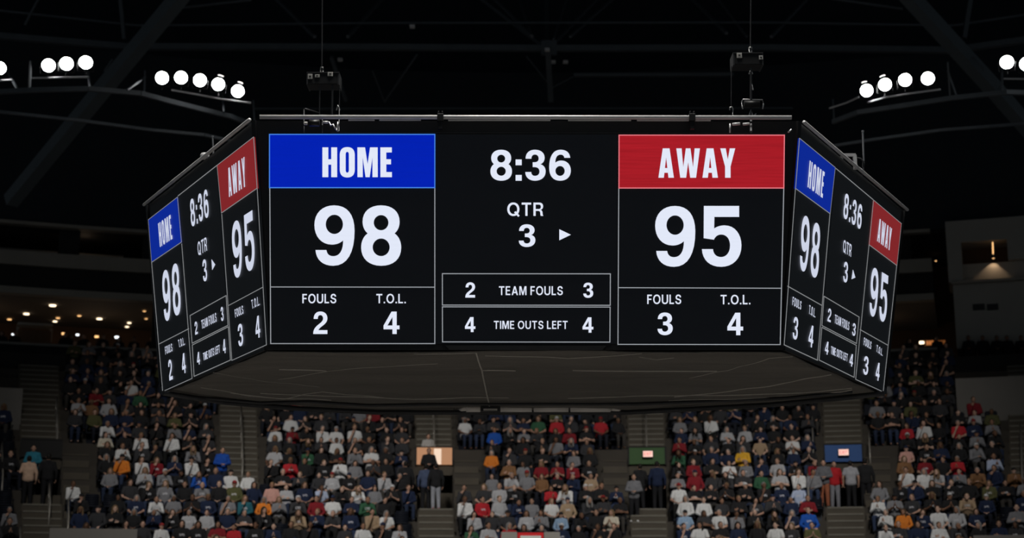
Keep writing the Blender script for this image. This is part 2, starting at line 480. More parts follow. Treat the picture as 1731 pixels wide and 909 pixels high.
topLL, topRR = left.hit(250, 347), right.hit(1527, 356)
cen = (botL + botR + botLL + botRR + botBL + botBR) / 6
lean = best[2]
topBL = Vector((botBL.x - .35, botBL.y + lean, zt)); topBR = Vector((botBR.x + .35, botBR.y + lean, zt))

board = thing('scoreboard', 'large hanging centre scoreboard with lit screens showing 98 to 95', 'scoreboard', (cen.x, cen.y, zb))
bpy.context.view_layer.update()
BOARD_PARTS = []
def bp(o):
    BOARD_PARTS.append(o); return o
ring_b = [botL, botR, botRR, botBR, botBL, botLL]
ring_t = [topL, topR, topRR, topBR, topBL, topLL]
mb = MB()
mb.add(ring_b + ring_t, [tuple(range(6)), tuple(range(6, 12))] + [(i, (i + 1) % 6, 6 + (i + 1) % 6, 6 + i) for i in range(6)])
bp(mb.build('housing', M['housing']))

def header(face, px, mcol, mline, string, t3, parent, lift=.06):
    h = face.quad(px, lift, .03, 'team_header', mcol, parent)
    mb = MB()
    tl, tr, br, bl = px
    for p, q in ((tl, tr), (tr, br), (br, bl), (bl, tl)): face.line(mb, p, q, .016 if face is front else .01, lift + .004)
    mb.build('header_border', mline, parent)
    t = MB()
    face.text(t, string, *t3, lift + .012, 9)
    t.build('team_name', M['white'] if face is front else M['white_side'], parent)
def lines(face, segs, name, m, parent, w=.014, lift=.055):
    mb = MB()
    if face is not front: w *= .8
    for p, q in segs: face.line(mb, p, q, w, lift)
    return mb.build(name, m, parent)
def words(face, name, items, parent, lift=.06):
    for string, bl, br, tl in items:
        t = MB()
        face.text(t, string, bl, br, tl, lift)
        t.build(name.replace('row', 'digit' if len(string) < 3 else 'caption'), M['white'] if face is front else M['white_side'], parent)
def rect(s, x0, y0, x1, y1): return (s, (x0, y1), (x1, y1), (x0, y0))
def screen(face, name, px):
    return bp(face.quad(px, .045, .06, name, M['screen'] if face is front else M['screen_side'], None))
def arrow(face, pts, parent):
    P = [face.hit(*p, .052) for p in pts]
    MB().add([p - face.n * .006 for p in P] + P, [(2, 1, 0), (3, 4, 5), (0, 1, 4, 3), (1, 2, 5, 4), (2, 0, 3, 5)]).build('possession_arrow', M['white'] if face is front else M['white_side'], parent)

# front
p = screen(front, 'home_screen', [(455, 227), (735, 227), (735, 581), (457, 581)])
header(front, [(455.5, 227), (735, 227), (735, 317), (455.5, 317)], M['blue'], M['line_blue'], 'home', ((545, 299.3), (662.5, 299.3), (545, 249)), p)
words(front, 'score', [rect('98', 531.5, 347, 678.5, 449)], p)
words(front, 'stat_caption', [rect('FOULS', 511, 496.6, 568.5, 512.4), rect('T.O.L.', 636, 496.6, 686, 512.4)], p)
words(front, 'stat_digit', [rect('2', 529.5, 526.3, 553.8, 564.3), rect('4', 648.4, 526.5, 675.3, 564.3)], p)
lines(front, [((456, 318), (457.5, 580.5)), ((735, 318), (735, 580.5)), ((457, 484.8), (735, 485.2)), ((457.5, 580.5), (735, 580.5))], 'panel_border', M['line'], p)
p = screen(front, 'clock_screen', [(737, 227), (1044, 227), (1042, 581), (737, 581)])
words(front, 'game_clock', [rect('8:36', 829, 253, 965, 305.3)], p)
words(front, 'quarter_caption', [rect('QTR', 857.3, 342.3, 919, 364.8)], p)
words(front, 'quarter_digit', [rect('3', 877, 379, 905, 417.3)], p)
arrow(front, [(945.5, 387.3), (945.5, 406), (965, 396.6)], p)
words(front, 'team_fouls_row', [rect('2', 786.6, 477, 803.3, 502.8), rect('TEAM FOULS', 843.3, 483.6, 951.5, 498.6), rect('3', 986, 477.6, 1002.8, 503.2)], p)
words(front, 'time_outs_row', [rect('4', 786, 535.8, 803.6, 561), rect('TIME OUTS LEFT', 834.7, 542.1, 959.7, 555.8), rect('4', 984.8, 536.2, 1003, 562)], p)
lines(front, [((747.8, 462.3), (1031.8, 462.6)), ((1031.8, 462.6), (1031.6, 515.8)), ((1031.6, 515.8), (747.8, 515.4)), ((747.8, 515.4), (747.8, 462.3))], 'panel_border', M['line'], p)
lines(front, [((747.8, 518.4), (1031.4, 518.8)), ((1031.4, 518.8), (1031, 578)), ((1031, 578), (748, 577.6)), ((748, 577.6), (747.8, 518.4))], 'panel_border', M['line'], p)
p = screen(front, 'away_screen', [(1046, 228), (1326, 228), (1320, 583), (1044.5, 583)])
header(front, [(1046.5, 228.3), (1326, 228.3), (1325, 317.6), (1046.3, 317.6)], M['red'], M['line_red'], 'away', ((1113, 300.3), (1243, 300.3), (1113, 250.7)), p)
words(front, 'score', [rect('95', 1107.5, 348, 1253.5, 450.8)], p)
words(front, 'stat_caption', [rect('FOULS', 1094, 497.8, 1151.6, 513.7), rect('T.O.L.', 1218, 498.2, 1268.5, 514.2)], p)
words(front, 'stat_digit', [rect('3', 1111.6, 528, 1137.2, 566.3), rect('4', 1229.6, 528.4, 1256.2, 566.3)], p)
lines(front, [((1046, 318.5), (1044.6, 582)), ((1325, 318.5), (1319, 582)), ((1045.3, 486), (1321, 487)), ((1044.6, 581.8), (1319, 582.2))], 'panel_border', M['line'], p)

# left side
L_ = lambda s, bl, br, tl: (s, bl, br, tl)
p = screen(left, 'home_screen', [(250.3, 371), (299.3, 333), (324.3, 639.4), (274.6, 661.6)])
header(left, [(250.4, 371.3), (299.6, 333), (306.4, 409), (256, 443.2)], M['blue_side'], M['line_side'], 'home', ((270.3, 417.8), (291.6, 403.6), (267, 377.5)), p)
words(left, 'score', [L_('98', (277.6, 545.6), (306.6, 529.5), (273, 460))], p)
words(left, 'stat_caption', [L_('FOULS', (279.7, 599), (291.5, 593.2), (278.6, 586)), L_('T.O.L.', (302.7, 587.2), (312.7, 582.4), (300.9, 574.5))], p)
words(left, 'stat_digit', [L_('2', (286.3, 643.5), (292.3, 640.5), (283.6, 609.2)), L_('4', (308.6, 632.5), (314.6, 629.4), (306.4, 598.8))], p)
lines(left, [((256, 444), (274.6, 661.6)), ((306.8, 412), (324.3, 639.4)), ((268.3, 581.3), (318.7, 555.4)), ((274.6, 661.6), (324.3, 639.4))], 'panel_border', M['line_side'], p)
p = screen(left, 'clock_screen', [(300.5, 331), (366, 279.6), (389.6, 609), (326.5, 637.5)])
words(left, 'game_clock', [L_('8:36', (323.4, 384.5), (353.6, 366), (320.5, 338))], p)
words(left, 'quarter_caption', [L_('QTR', (334.8, 432.4), (350.4, 423.2), (333.5, 409.6))], p)
words(left, 'quarter_digit', [L_('3', (343.7, 477), (350.6, 473.6), (341.6, 440))], p)
arrow(left, [(357.4, 438.4), (358.5, 456), (363.3, 447)], p)
words(left, 'team_fouls_row', [L_('2', (330.1, 566), (334.5, 563.7), (328.5, 544.5)), L_('TEAM FOULS', (341.2, 556), (366.3, 543.2), (340, 541.3)), L_('3', (374, 543.5), (378.2, 541.3), (372.7, 519.6))], p)
words(left, 'time_outs_row', [L_('4', (333.6, 617.4), (338.3, 615.2), (332.3, 596.2)), L_('TIME OUTS LEFT', (343.9, 609.5), (371.8, 595.6), (343, 596.6)), L_('4', (377.5, 598.2), (382, 596.1), (376, 574.5))], p)
lines(left, [((320.8, 533.2), (381.8, 499.4)), ((381.8, 499.4), (385, 549.6)), ((385, 549.6), (324.3, 580)), ((324.3, 580), (320.8, 533.2))], 'panel_border', M['line_side'], p)
lines(left, [((324.5, 583), (385.6, 552)), ((385.6, 552), (389.2, 608.3)), ((389.2, 608.3), (327.7, 635.9)), ((327.7, 635.9), (324.5, 583))], 'panel_border', M['line_side'], p)
lines(left, [((300.5, 331), (366, 279.6))], 'panel_border', M['line_side'], p)
p = screen(left, 'away_screen', [(366.5, 279), (428, 231.3), (450, 582.6), (391.4, 609)])
header(left, [(366.6, 279.3), (428.2, 231.5), (434.2, 318), (374, 359.8)], M['red_side'], M['line_side'], 'away', ((387, 333.6), (416, 314.6), (384.4, 284.8)), p)
words(left, 'score', [L_('95', (394.8, 473.3), (431.8, 453.2), (390.8, 377.6))], p)
words(left, 'stat_caption', [L_('FOULS', (397.8, 536.8), (411.7, 529.8), (396.5, 523)), L_('T.O.L.', (426, 522), (439.2, 515.4), (424.6, 507))], p)
words(left, 'stat_digit', [L_('3', (403.3, 586.8), (411.5, 582.8), (401.4, 549.2)), L_('4', (432.6, 573), (440.3, 569.4), (431, 536))], p)
lines(left, [((374.4, 362), (391.4, 609)), ((386.3, 516), (443.5, 485.4)), ((391.4, 609), (450, 582.6)), ((434.4, 319), (450, 582.6))], 'panel_border', M['line_side'], p, .011)

# right side
p = screen(right, 'home_screen', [(1352, 233.5), (1412.3, 283), (1382.3, 608.6), (1326, 582.6)])
header(right, [(1352, 233.6), (1412.3, 283), (1403.6, 361), (1345.3, 318.4)], M['blue_side'], M['line_side'], 'home', ((1365, 316), (1390.7, 335), (1368.8, 270.6)), p)
words(right, 'score', [L_('98', (1350.6, 455.3), (1382.8, 473), (1356.2, 360))], p)
words(right, 'stat_caption', [L_('FOULS', (1339.2, 515.4), (1354, 523.4), (1340.3, 501)), L_('T.O.L.', (1367.2, 530), (1378, 536.8), (1368.3, 515))], p)
words(right, 'stat_digit', [L_('3', (1339.5, 572), (1347.8, 575.7), (1342, 533.6)), L_('4', (1366, 584.4), (1373.8, 588.2), (1368.8, 547.6))], p)
lines(right, [((1345, 319), (1326, 582.6)), ((1403.4, 361.5), (1382.3, 608.6)), ((1332, 483.5), (1388.9, 515.6)), ((1326, 582.6), (1382.3, 608.6))], 'panel_border', M['line_side'], p)
p = screen(right, 'clock_screen', [(1413.5, 284.5), (1476, 337), (1446, 639.5), (1384, 609.5)])
words(right, 'game_clock', [L_('8:36', (1425, 367.6), (1455.2, 389), (1428.4, 324.6))], p)
words(right, 'quarter_caption', [L_('QTR', (1424.8, 425.3), (1438.8, 434.3), (1426, 404.4))], p)
words(right, 'quarter_digit', [L_('3', (1425, 475.6), (1432.3, 479), (1427, 440.6))], p)
arrow(right, [(1442.2, 456), (1440, 471.6), (1446, 469)], p)
words(right, 'team_fouls_row', [L_('2', (1398.6, 542.4), (1404.2, 545), (1400.2, 520)), L_('TEAM FOULS', (1410.8, 545.8), (1435.1, 558.4), (1411.8, 531)), L_('3', (1440.4, 566), (1445.6, 568.8), (1442, 544.8))], p)
words(right, 'time_outs_row', [L_('4', (1394.2, 597.4), (1399.8, 600), (1396, 575.6)), L_('TIME OUTS LEFT', (1404.6, 598), (1432.4, 611), (1405.4, 584.6)), L_('4', (1435.6, 617.4), (1441.2, 620.2), (1437.4, 596.4))], p)
lines(right, [((1393.3, 500.5), (1452.7, 535.7)), ((1452.7, 535.7), (1448.3, 580.4)), ((1448.3, 580.4), (1389.8, 550)), ((1389.8, 550), (1393.3, 500.5))], 'panel_border', M['line_side'], p)
lines(right, [((1389.7, 553), (1448, 583.4)), ((1448, 583.4), (1444.2, 637.5)), ((1444.2, 637.5), (1385.1, 608.3)), ((1385.1, 608.3), (1389.7, 553))], 'panel_border', M['line_side'], p)
lines(right, [((1413.5, 284.5), (1476, 337))], 'panel_border', M['line_side'], p)
p = screen(right, 'away_screen', [(1477, 338), (1524, 377.8), (1493.4, 662.2), (1446.8, 641)])
header(right, [(1477, 338), (1524, 377.8), (1516.4, 448.6), (1469.6, 413.6)], M['red_side'], M['line_side'], 'away', ((1482.6, 407.4), (1504.8, 424), (1486, 368.4)), p)
words(right, 'score', [L_('95', (1468.6, 532.1), (1497.7, 547), (1473.6, 448.6))], p)
words(right, 'stat_caption', [L_('FOULS', (1459.9, 583), (1472.3, 590.2), (1460.9, 570)), L_('T.O.L.', (1481.4, 594), (1491.8, 601.6), (1482.3, 582.4))], p)
words(right, 'stat_digit', [L_('3', (1458.7, 632), (1466.9, 634.8), (1461, 600.4)), L_('4', (1479.8, 641.6), (1486, 644), (1482, 611.4))], p)
lines(right, [((1469.4, 414), (1446.8, 641)), ((1516.2, 449), (1493.4, 662.2)), ((1454.4, 556.9), (1500.6, 583)), ((1446.8, 641), (1493.4, 662.2))], 'panel_border', M['line_side'], p)

# top band and rails
mb = MB()
up = Vector((0, 0, .05))
def board_rail(face, a, b, r=.035, lift=.1):
    return MB().tube([face.hit(*a) + face.n * lift, face.hit(*b) + face.n * lift], r, 8)
bp(board_rail(front, (441, 199.5), (1336, 200.5), .036).build('top_rail', M['rail'], smooth=True))
bp(board_rail(left, (430, 202.5), (250, 346), .03, .08).build('top_rail', M['rail'], smooth=True))
bp(board_rail(right, (1351, 206.5), (1527, 354.5), .03, .08).build('top_rail', M['rail'], smooth=True))
mb = MB()
for a, b in (((590, 204.6), (634, 204.6)), ((642, 204.6), (712, 204.6)), ((758, 204.8), (930, 204.8)), ((960, 205), (1066, 205)), ((1076, 205.2), (1200, 205.2))):
    mb.tube([front.hit(*a) + front.n * .09, front.hit(*b) + front.n * .09], .012, 6)
bp(mb.build('cable_tray', M['rail']))
for x in (745, 1170 if False else 1168.5):
    mb = MB()
    q = front.hit(x, 201) + front.n * .1
    mb.box(q, (.05, .05, .06)); mb.box(q - front.ey * .09, (.035, .04, .1)); mb.box(q + front.ey * .075 + front.ex * .03, (.012, .02, .03)); mb.box(q + front.ey * .075 - front.ex * .03, (.012, .02, .03))
    bp(mb.build('rail_clamp', M['black'], bevel=.006))
# ledge lines of the band
bp(lines(front, [((560, 224), (1330, 225.2))], 'band_edge', M['rail_dark'], None, .012, .03))
# lip below the clock screen
bp(front.quad([(752, 583.5), (1025, 584), (1018, 591.5), (760, 591)], .1, .2, 'bottom_lip', M['rail_dark'], None))
# corner posts
for a, b in ((topL, botL), (topR, botR), (topLL, botLL), (topRR, botRR)):
    bp(MB().beam(a, b, .07).build('corner_post', M['housing']))
# bottom trim
mb = MB()
for a, b in ((botL, botR), (botL, botLL), (botR, botRR)):
    mb.beam(a + Vector((0, 0, .04)), b + Vector((0, 0, .04)), .1, .12)
bp(mb.build('bottom_trim', M['housing']))

# underside: tarp with folds and seams, pale duct bars along the far edge
def sag(x, y):
    return -.035 * (noise.noise(Vector((x * .55, y * .9, 3))) + .5 * noise.noise(Vector((x * 1.2 + y * .7, y * 2.2, 9))))
bm = bmesh.new()
vs = [bm.verts.new(p - Vector((0, 0, .05))) for p in ring_b]
bm.faces.new(vs)
bmesh.ops.triangulate(bm, faces=bm.faces)
bmesh.ops.subdivide_edges(bm, edges=bm.edges, cuts=22, use_grid_fill=True)
for v in bm.verts: v.co.z += sag(v.co.x, v.co.y)
me = bpy.data.meshes.new('underside_tarp'); bm.to_mesh(me); bm.free()
me.materials.append(M['tarp'])
for f in me.polygons: f.use_smooth = True
o = link('underside_tarp', me)
sm = o.modifiers.new('thickness', 'SOLIDIFY'); sm.thickness = .02; sm.offset = 1
bp(o)
def seam(pts, r=.012):
    out = []
    P = [at_z(x, y, zb - .055) for x, y in pts]
    for a, b in zip(P[:-1], P[1:]):
        for k in range(8):
            q = a.lerp(b, k / 8); q.z = zb - .055 + sag(q.x, q.y); out.append(q)
    q = P[-1]; q.z = zb - .055 + sag(q.x, q.y); out.append(q)
    return MB().tube(out, r, 6)
for pts, r in (([(805, 597), (815, 628), (828, 690)], .016), ([(472, 625.5), (552, 627)], .014), ([(815, 626.5), (872, 626.5)], .014), ([(968, 626.5), (1212, 626)], .014),
               ([(470, 640), (560, 627), (640, 621), (740, 613)], .006), ([(440, 664), (530, 668), (700, 674), (860, 672)], .01), ([(390, 664), (480, 672), (545, 661), (650, 672)], .009),
               ([(1165, 638), (1230, 625), (1300, 606), (1340, 604)], .007), ([(1140, 671), (1240, 660), (1340, 645), (1405, 634)], .012), ([(960, 673), (1060, 670), (1200, 668), (1340, 664), (1440, 656)], .011),
               ([(1290, 676), (1440, 658)], .014), ([(1130, 677), (1300, 671)], .008), ([(820, 602), (960, 607), (1040, 601), (1085, 596)], .008), ([(1080, 603), (1110, 608), (1140, 606)], .006),
               ([(340, 654), (420, 668), (560, 676)], .009), ([(360, 630), (460, 645), (540, 655)], .005), ([(700, 597), (805, 597)], .008)):
    bp(seam(pts, r).build('seam', M['seam'], smooth=True))
mb = MB()
ed = [at_z(276, 664, zb - .1), at_z(380, 680, zb - .12), at_z(500, 690, zb - .12), at_z(640, 697, zb - .12), at_z(1062, 697, zb - .12), at_z(1300, 684, zb - .12), at_z(1430, 672, zb - .12), at_z(1494, 665, zb - .1)]
bp(mb.tube(ed, .05, 8).build('far_rim', M['rail_dark'], smooth=True))
mb = MB()
ed2 = [at_z(x, y, zb - .09) for x, y in ((330, 671), (440, 681), (520, 679), (620, 685), (780, 683), (1070, 683), (1180, 679), (1330, 673), (1440, 662))]
bp(mb.tube(ed2, .03, 8).build('far_rim', M['rail_dark'], smooth=True))
for a, b in ((788, 812), (846, 899), (902, 961), (964, 1032)):
    bp(MB().tube([at_z(a, 690.5, zb - .06), at_z(b, 690.5, zb - .06)], .07, 12).build('duct_bar', M['duct'], smooth=True))
bp(MB().tube([at_z(1034, 690, zb - .06), at_z(1060, 694, zb - .06)], [.055, .02], 10).build('duct_bar', M['duct'], smooth=True))
bp(MB().tube([at_z(768, 694.5, zb - .06), at_z(788, 690, zb - .06)], [.02, .055], 10).build('duct_bar', M['duct'], smooth=True))
mb = MB(); c0 = at_z(829, 691, zb - .1)
mb.box(c0, (.2, .05, .055))
bp(mb.build('bracket', M['rail_dark'], bevel=.008))
bp(MB().box(c0 + Vector((0, -.06, -.02)), (.14, .012, .018)).build('bracket_plate', M['pale_tag']))

inv = board.matrix_world.inverted()
for o in BOARD_PARTS:
    o.parent = board
    o.matrix_parent_inverse = inv

# ------------------------------------------------------------------ hoists, antennas and small gear on the board
def hoist(label, x, box_px, y_top, cable_top, lower, tags, extra):
    d = (topL.y + topR.y) / 2 + .35
    mp = d / FPX / .955                       # metres a pixel
    base = at_depth(x, 203, d)
    t = thing('chain_hoist', label, 'hoist', base)
    Q = lambda px, py, dd=0.0: at_depth(px, py, d + dd - (.62 if py > 203 else 0)) - base
    x0, x1, y0, y1 = box_px
    c = (Q(x0, y0) + Q(x1, y1)) / 2
    w, h = (Q(x1, y1) - Q(x0, y0)).x / 2, (Q(x0, y0) - Q(x1, y1)).z / 2
    MB().box(c + Vector((0, .12, 0)), (w, .16, h)).build('motor_case', M['black'], t, bevel=.02)
    mb = MB(); mb.box(c + Vector((w * .95, .12, 0)), (.012, .17, h * 1.04)); mb.box(c + Vector((-w * .95, .12, 0)), (.012, .17, h * 1.04))
    mb.box(c + Vector((0, -.045, h * .98)), (w, .01, .008)); mb.build('case_edge', M['rail_dark'], t)
    for tx, ty, tw, th in tags:
        q = Q(tx, ty); q.y = c.y - .05
        MB().box(q, (tw * mp / 2, .008, th * mp / 2)).build('case_tag', M['pale_tag'], t, bevel=.004)
        MB().box(q + Vector((0, -.01, 0)), (tw * mp / 5, .006, th * mp / 8)).build('tag_mark', M['black'], t)
    MB().tube([Q(x, y_top), Q(*cable_top)], .011, 6).build('suspension_cable', M['rail_dark'], t)
    MB().tube([Q(x - 2, y_top - 7), Q(x + 2, y_top - 7), Q(x + 2.5, y_top), Q(x, y_top + 4), Q(x - 2.5, y_top), Q(x - 2, y_top - 7)], .012, 6).build('hook', M['chrome'], t, smooth=True)
    for (ax, ay), (bx, by), r in lower:
        MB().tube([Q(ax, ay), Q((ax + bx) / 2, (ay + by) / 2), Q(bx, by)], r, 6).build('chain', M['rail_dark'], t)
    for kind, pts, r, mm in extra:
        MB().tube([Q(*q) for q in pts], r, 6).build(kind, M[mm], t, smooth=True)
    return t
hoist('black chain hoist with pale tags above the blue HOME header', 544, (519, 574, 124, 144), 121, (545, -60),
      [((540.5, 146), (540, 198), .012), ((562, 140), (561, 198), .018), ((574, 144), (573, 222), .008), ((545, 200), (545, 224), .01)],
      [(525, 131, 8, 9), (537, 130, 8, 5), (559, 127, 9, 7)],
      [('bracket', [(513, 186), (516, 184), (540, 191)], .014, 'rail_dark'), ('bracket', [(514, 185), (514, 224)], .01, 'rail_dark'),
       ('hook', [(556, 206), (559, 212), (563, 210), (567, 218), (570, 222), (571, 206)], .012, 'chrome'), ('shackle', [(569, 186), (571, 178), (575, 186)], .012, 'chrome'),
       ('motor_barrel', [(523, 208), (540, 208)], .055, 'black'), ('barrel_cap', [(514.5, 208.5), (519.5, 208.5)], .026, 'pale_tag'), ('barrel_cap', [(546, 206.5), (555, 206.5)], .02, 'rail')])
hoist('black chain hoist with two pale tags above the red AWAY header', 1268.5, (1238, 1290, 91, 111), 87, (1270, -60),
      [((1269.5, 114), (1269.5, 168), .02), ((1269.5, 168), (1269.5, 223), .022), ((1236.5, 112), (1236, 180), .008)],
      [(1249, 95.5, 9, 9), (1285.5, 99, 7, 7)],
      [('hook', [(1266, 125), (1269, 118), (1272, 125)], .014, 'chrome'), ('hook', [(1233.5, 186), (1234, 181.5), (1237, 180.5), (1239, 184), (1238.5, 198)], .012, 'chrome'),
       ('bracket', [(1256, 184), (1254, 180), (1254, 171), (1256, 168), (1289, 169), (1291, 176), (1289, 184)], .012, 'chrome'), ('motor_barrel', [(1258, 176), (1284, 176)], .06, 'black'),
       ('chain', [(1270, 140), (1273, 152)], .012, 'rail'), ('shackle', [(1266, 196), (1269, 186), (1273, 196), (1278, 192)], .012, 'rail'),
       ('bracket', [(1234, 209), (1234, 224)], .012, 'rail'), ('tie_plate', [(1238, 210), (1251, 209)], .022, 'rail'), ('tie_plate', [(1256, 210), (1267, 209)], .02, 'rail'),
       ('handle', [(1332, 223.5), (1336, 221), (1338, 218.5)], .014, 'chrome')])
dl = (topL.y + topLL.y) / 2
q0 = left.hit(359.5, 258); t = thing('antenna', 'thin pale antenna rod on the top rail above the left AWAY header', 'antenna', q0)
MB().tube([(0, .1, -.05), at_depth(359.3, 231, q0.y + .1) - q0], .014, 8).build('rod', M['chrome'], t)
MB().tube([at_depth(359.3, 231.5, q0.y + .1) - q0, at_depth(359.3, 229.5, q0.y + .1) - q0], .022, 8).build('tip', M['chrome'], t)
q0 = left.hit(346, 268); t = thing('dome_camera', 'small pale dome camera clamped to the top rail of the left screen', 'camera', q0)
MB().lathe([(.02, .1), (.06, .095), (.08, .06), (.08, .02), (.06, -.01), (.02, -.02)], 16).build('dome', M['rail'], t, True)
MB().tube([(0, 0, .06), (.02, .12, .0), (.0, .2, -.1)], .025, 8).build('bracket', M['rail_dark'], t)
q0 = right.hit(1459, 292); t = thing('antenna', 'pale antenna rod standing behind the top rail of the right screen', 'antenna', q0)
MB().tube([(0, .12, -.1), at_depth(1459, 264, q0.y + .12) - q0], .01, 8).build('base_cable', M['rail_dark'], t)
MB().tube([at_depth(1460, 272, q0.y + .12) - q0, at_depth(1458.5, 223, q0.y + .12) - q0], .017, 8).build('rod', M['chrome'], t)
MB().tube([at_depth(1458.5, 223.5, q0.y + .12) - q0, at_depth(1458.4, 220.5, q0.y + .12) - q0], .024, 8).build('tip', M['chrome'], t)
q0 = right.hit(1436, 278); t = thing('mounting_frame', 'square grey metal frame on the top rail of the right screen', 'bracket', q0)
Q = lambda x, y, e=.12: at_depth(x, y, q0.y + e) - q0
mb = MB(); mb.beam(Q(1423, 262), Q(1446, 262), .05); mb.beam(Q(1444.5, 262), Q(1446, 286), .06); mb.beam(Q(1423, 262, .5), Q(1423, 280, .5), .04); mb.beam(Q(1423, 262), Q(1423, 262, .5), .04)
mb.build('frame', M['rail'], t)
MB().tube([Q(1447, 266), Q(1455, 268), Q(1461, 275), Q(1460, 288)], .014, 6).build('cable', M['rail_dark'], t)

# ------------------------------------------------------------------ bowl of stands
BX, BY = .75, 5.0
ROW0, RUN, RISE, NROW = 46.3, .85, .5, 17
ZROW = CAMZ + 1.0
def bowl(R, th, z): return Vector((BX + R * math.sin(th), BY + R * math.cos(th), z))
def Rk(k): return ROW0 + RUN * k
def Zk(k): return ZROW + RISE * k
AISLE = [R_(a) for a in (-19.8, -12.05, -4.05, 4.8, 12.8, 20.0)]
AH = R_(.767)
EDGE = R_(27.5)
def ring_solid(prof, t0, t1, n):
    """closed (R, z) outline swept round the bowl"""
    mb = MB()
    m = len(prof)
    vs = [bowl(R, t0 + (t1 - t0) * i / n, z) for i in range(n + 1) for R, z in prof]
    fs = [(i * m + k, i * m + (k + 1) % m, (i + 1) * m + (k + 1) % m, (i + 1) * m + k) for i in range(n) for k in range(m)]
    fs += [tuple(range(m))[::-1], tuple(n * m + k for k in range(m))]
    return mb.add(vs, fs)
def stepped(k0, k1, sub=1, bottom=None):
    pr = []
    n = int((k1 - k0) * sub)
    for i in range(n):
        k = k0 + i / sub
        r = ROW0 - .5 + RUN * k; z = ZROW + RISE * k
        pr += [(r, z - RISE / sub), (r, z), (r + RUN / sub, z)]
    z0 = (ZROW + RISE * k0 - RISE / sub - .3) if bottom is None else bottom
    return pr + [(ROW0 - .5 + RUN * k1, z0), (ROW0 - .5 + RUN * k0, z0)]
def structure(o):
    o['kind'] = 'structure'; return o
cuts = [-EDGE] + [a for A in AISLE for a in (A - AH, A + AH)] + [EDGE]
for i in range(0, len(cuts), 2):
    structure(ring_solid(stepped(-1, NROW, 1, 0.0), cuts[i], cuts[i + 1], 6).build('floor_terrace_%d' % (i // 2 + 1), M['concrete']))
K_LAND, K_TOP = 4.5, 8.0
PORTAL = {0: None, 2: 'tan', 3: 'green', 4: 'blue'}
for i, A in enumerate(AISLE):
    if i in PORTAL:
        structure(ring_solid(stepped(-1, K_LAND, 2, 0.0), A - AH, A + AH, 2).build('floor_stair_%d' % (i + 1), M['stair']))
        zl = ZROW + RISE * (K_LAND - .5)
        r0 = ROW0 - .5 + RUN * K_LAND; r1 = Rk(K_TOP) + 2.2
        structure(ring_solid([(r0, zl), (r1, zl), (r1, 0), (r0, 0)], A - AH, A + AH, 2).build('floor_landing_%d' % (i + 1), M['stair']))
        structure(ring_solid(stepped(K_TOP, NROW, 2), A - AH, A + AH, 2).build('floor_upper_stair_%d' % (i + 1), M['stair']))
        structure(ring_solid([(r1 - .1, zl), (r1, zl), (r1, Zk(K_TOP + 2)), (r1 - .1, Zk(K_TOP + 2))], A - AH, A + AH, 2).build('wall_tunnel_%d' % (i + 1), M['dark_wall']))
    else:
        structure(ring_solid(stepped(-1, 5, 1, 0.0), A - AH, A + AH, 2).build('floor_terrace_%d' % (i + 9), M['concrete']))
        structure(ring_solid(stepped(5, NROW, 2, 0.0), A - AH, A + AH, 2).build('floor_stair_%d' % (i + 1), M['stair']))
# stairs that pass beside the entrances
SIDE = {2: 1, 3: -1, 4: 1, 0: 1}
SIDE_W = R_(1.12)
for i, sgn in SIDE.items():
    A = AISLE[i]
    t0, t1 = (A + AH, A + AH + SIDE_W) if sgn > 0 else (A - AH - SIDE_W, A - AH)
    mb = MB()
    for k in range(4, 9):
        r = ROW0 - .5 + RUN * k
        s = ring_solid([(r - RUN / 2, Zk(k - 1)), (r - RUN / 2, Zk(k - .5)), (r, Zk(k - .5)), (r, Zk(k - 1))], t0 + .001, t1 - .001, 2)
        mb.add(s.v, s.f)
        s = ring_solid([(r - .02, Zk(k) - .03), (r - .02, Zk(k) + .012), (r + .06, Zk(k) + .012), (r + .06, Zk(k) - .03)], t0 + .001, t1 - .001, 2)
        mb.add(s.v, s.f)
    structure(mb.build('floor_side_stair_%d' % (i + 1), M['stair']))
# step nosings on the plain flights
for i, A in enumerate(AISLE):
    mb = MB()
    for k2 in range(-2, NROW * 2):
        k = k2 / 2
        if i in PORTAL and K_LAND - .01 <= k < K_TOP: continue
        if i not in PORTAL and k < 5: continue
        r = ROW0 - .5 + RUN * k; z = ZROW + RISE * k
        s = ring_solid([(r - .015, z - .05), (r - .015, z + .01), (r + .05, z + .01), (r + .05, z - .05)], A - AH * .93, A + AH * .93, 1)
        mb.add(s.v, s.f)
    structure(mb.build('trim_nosing_%d' % (i + 1), M['nosing']))

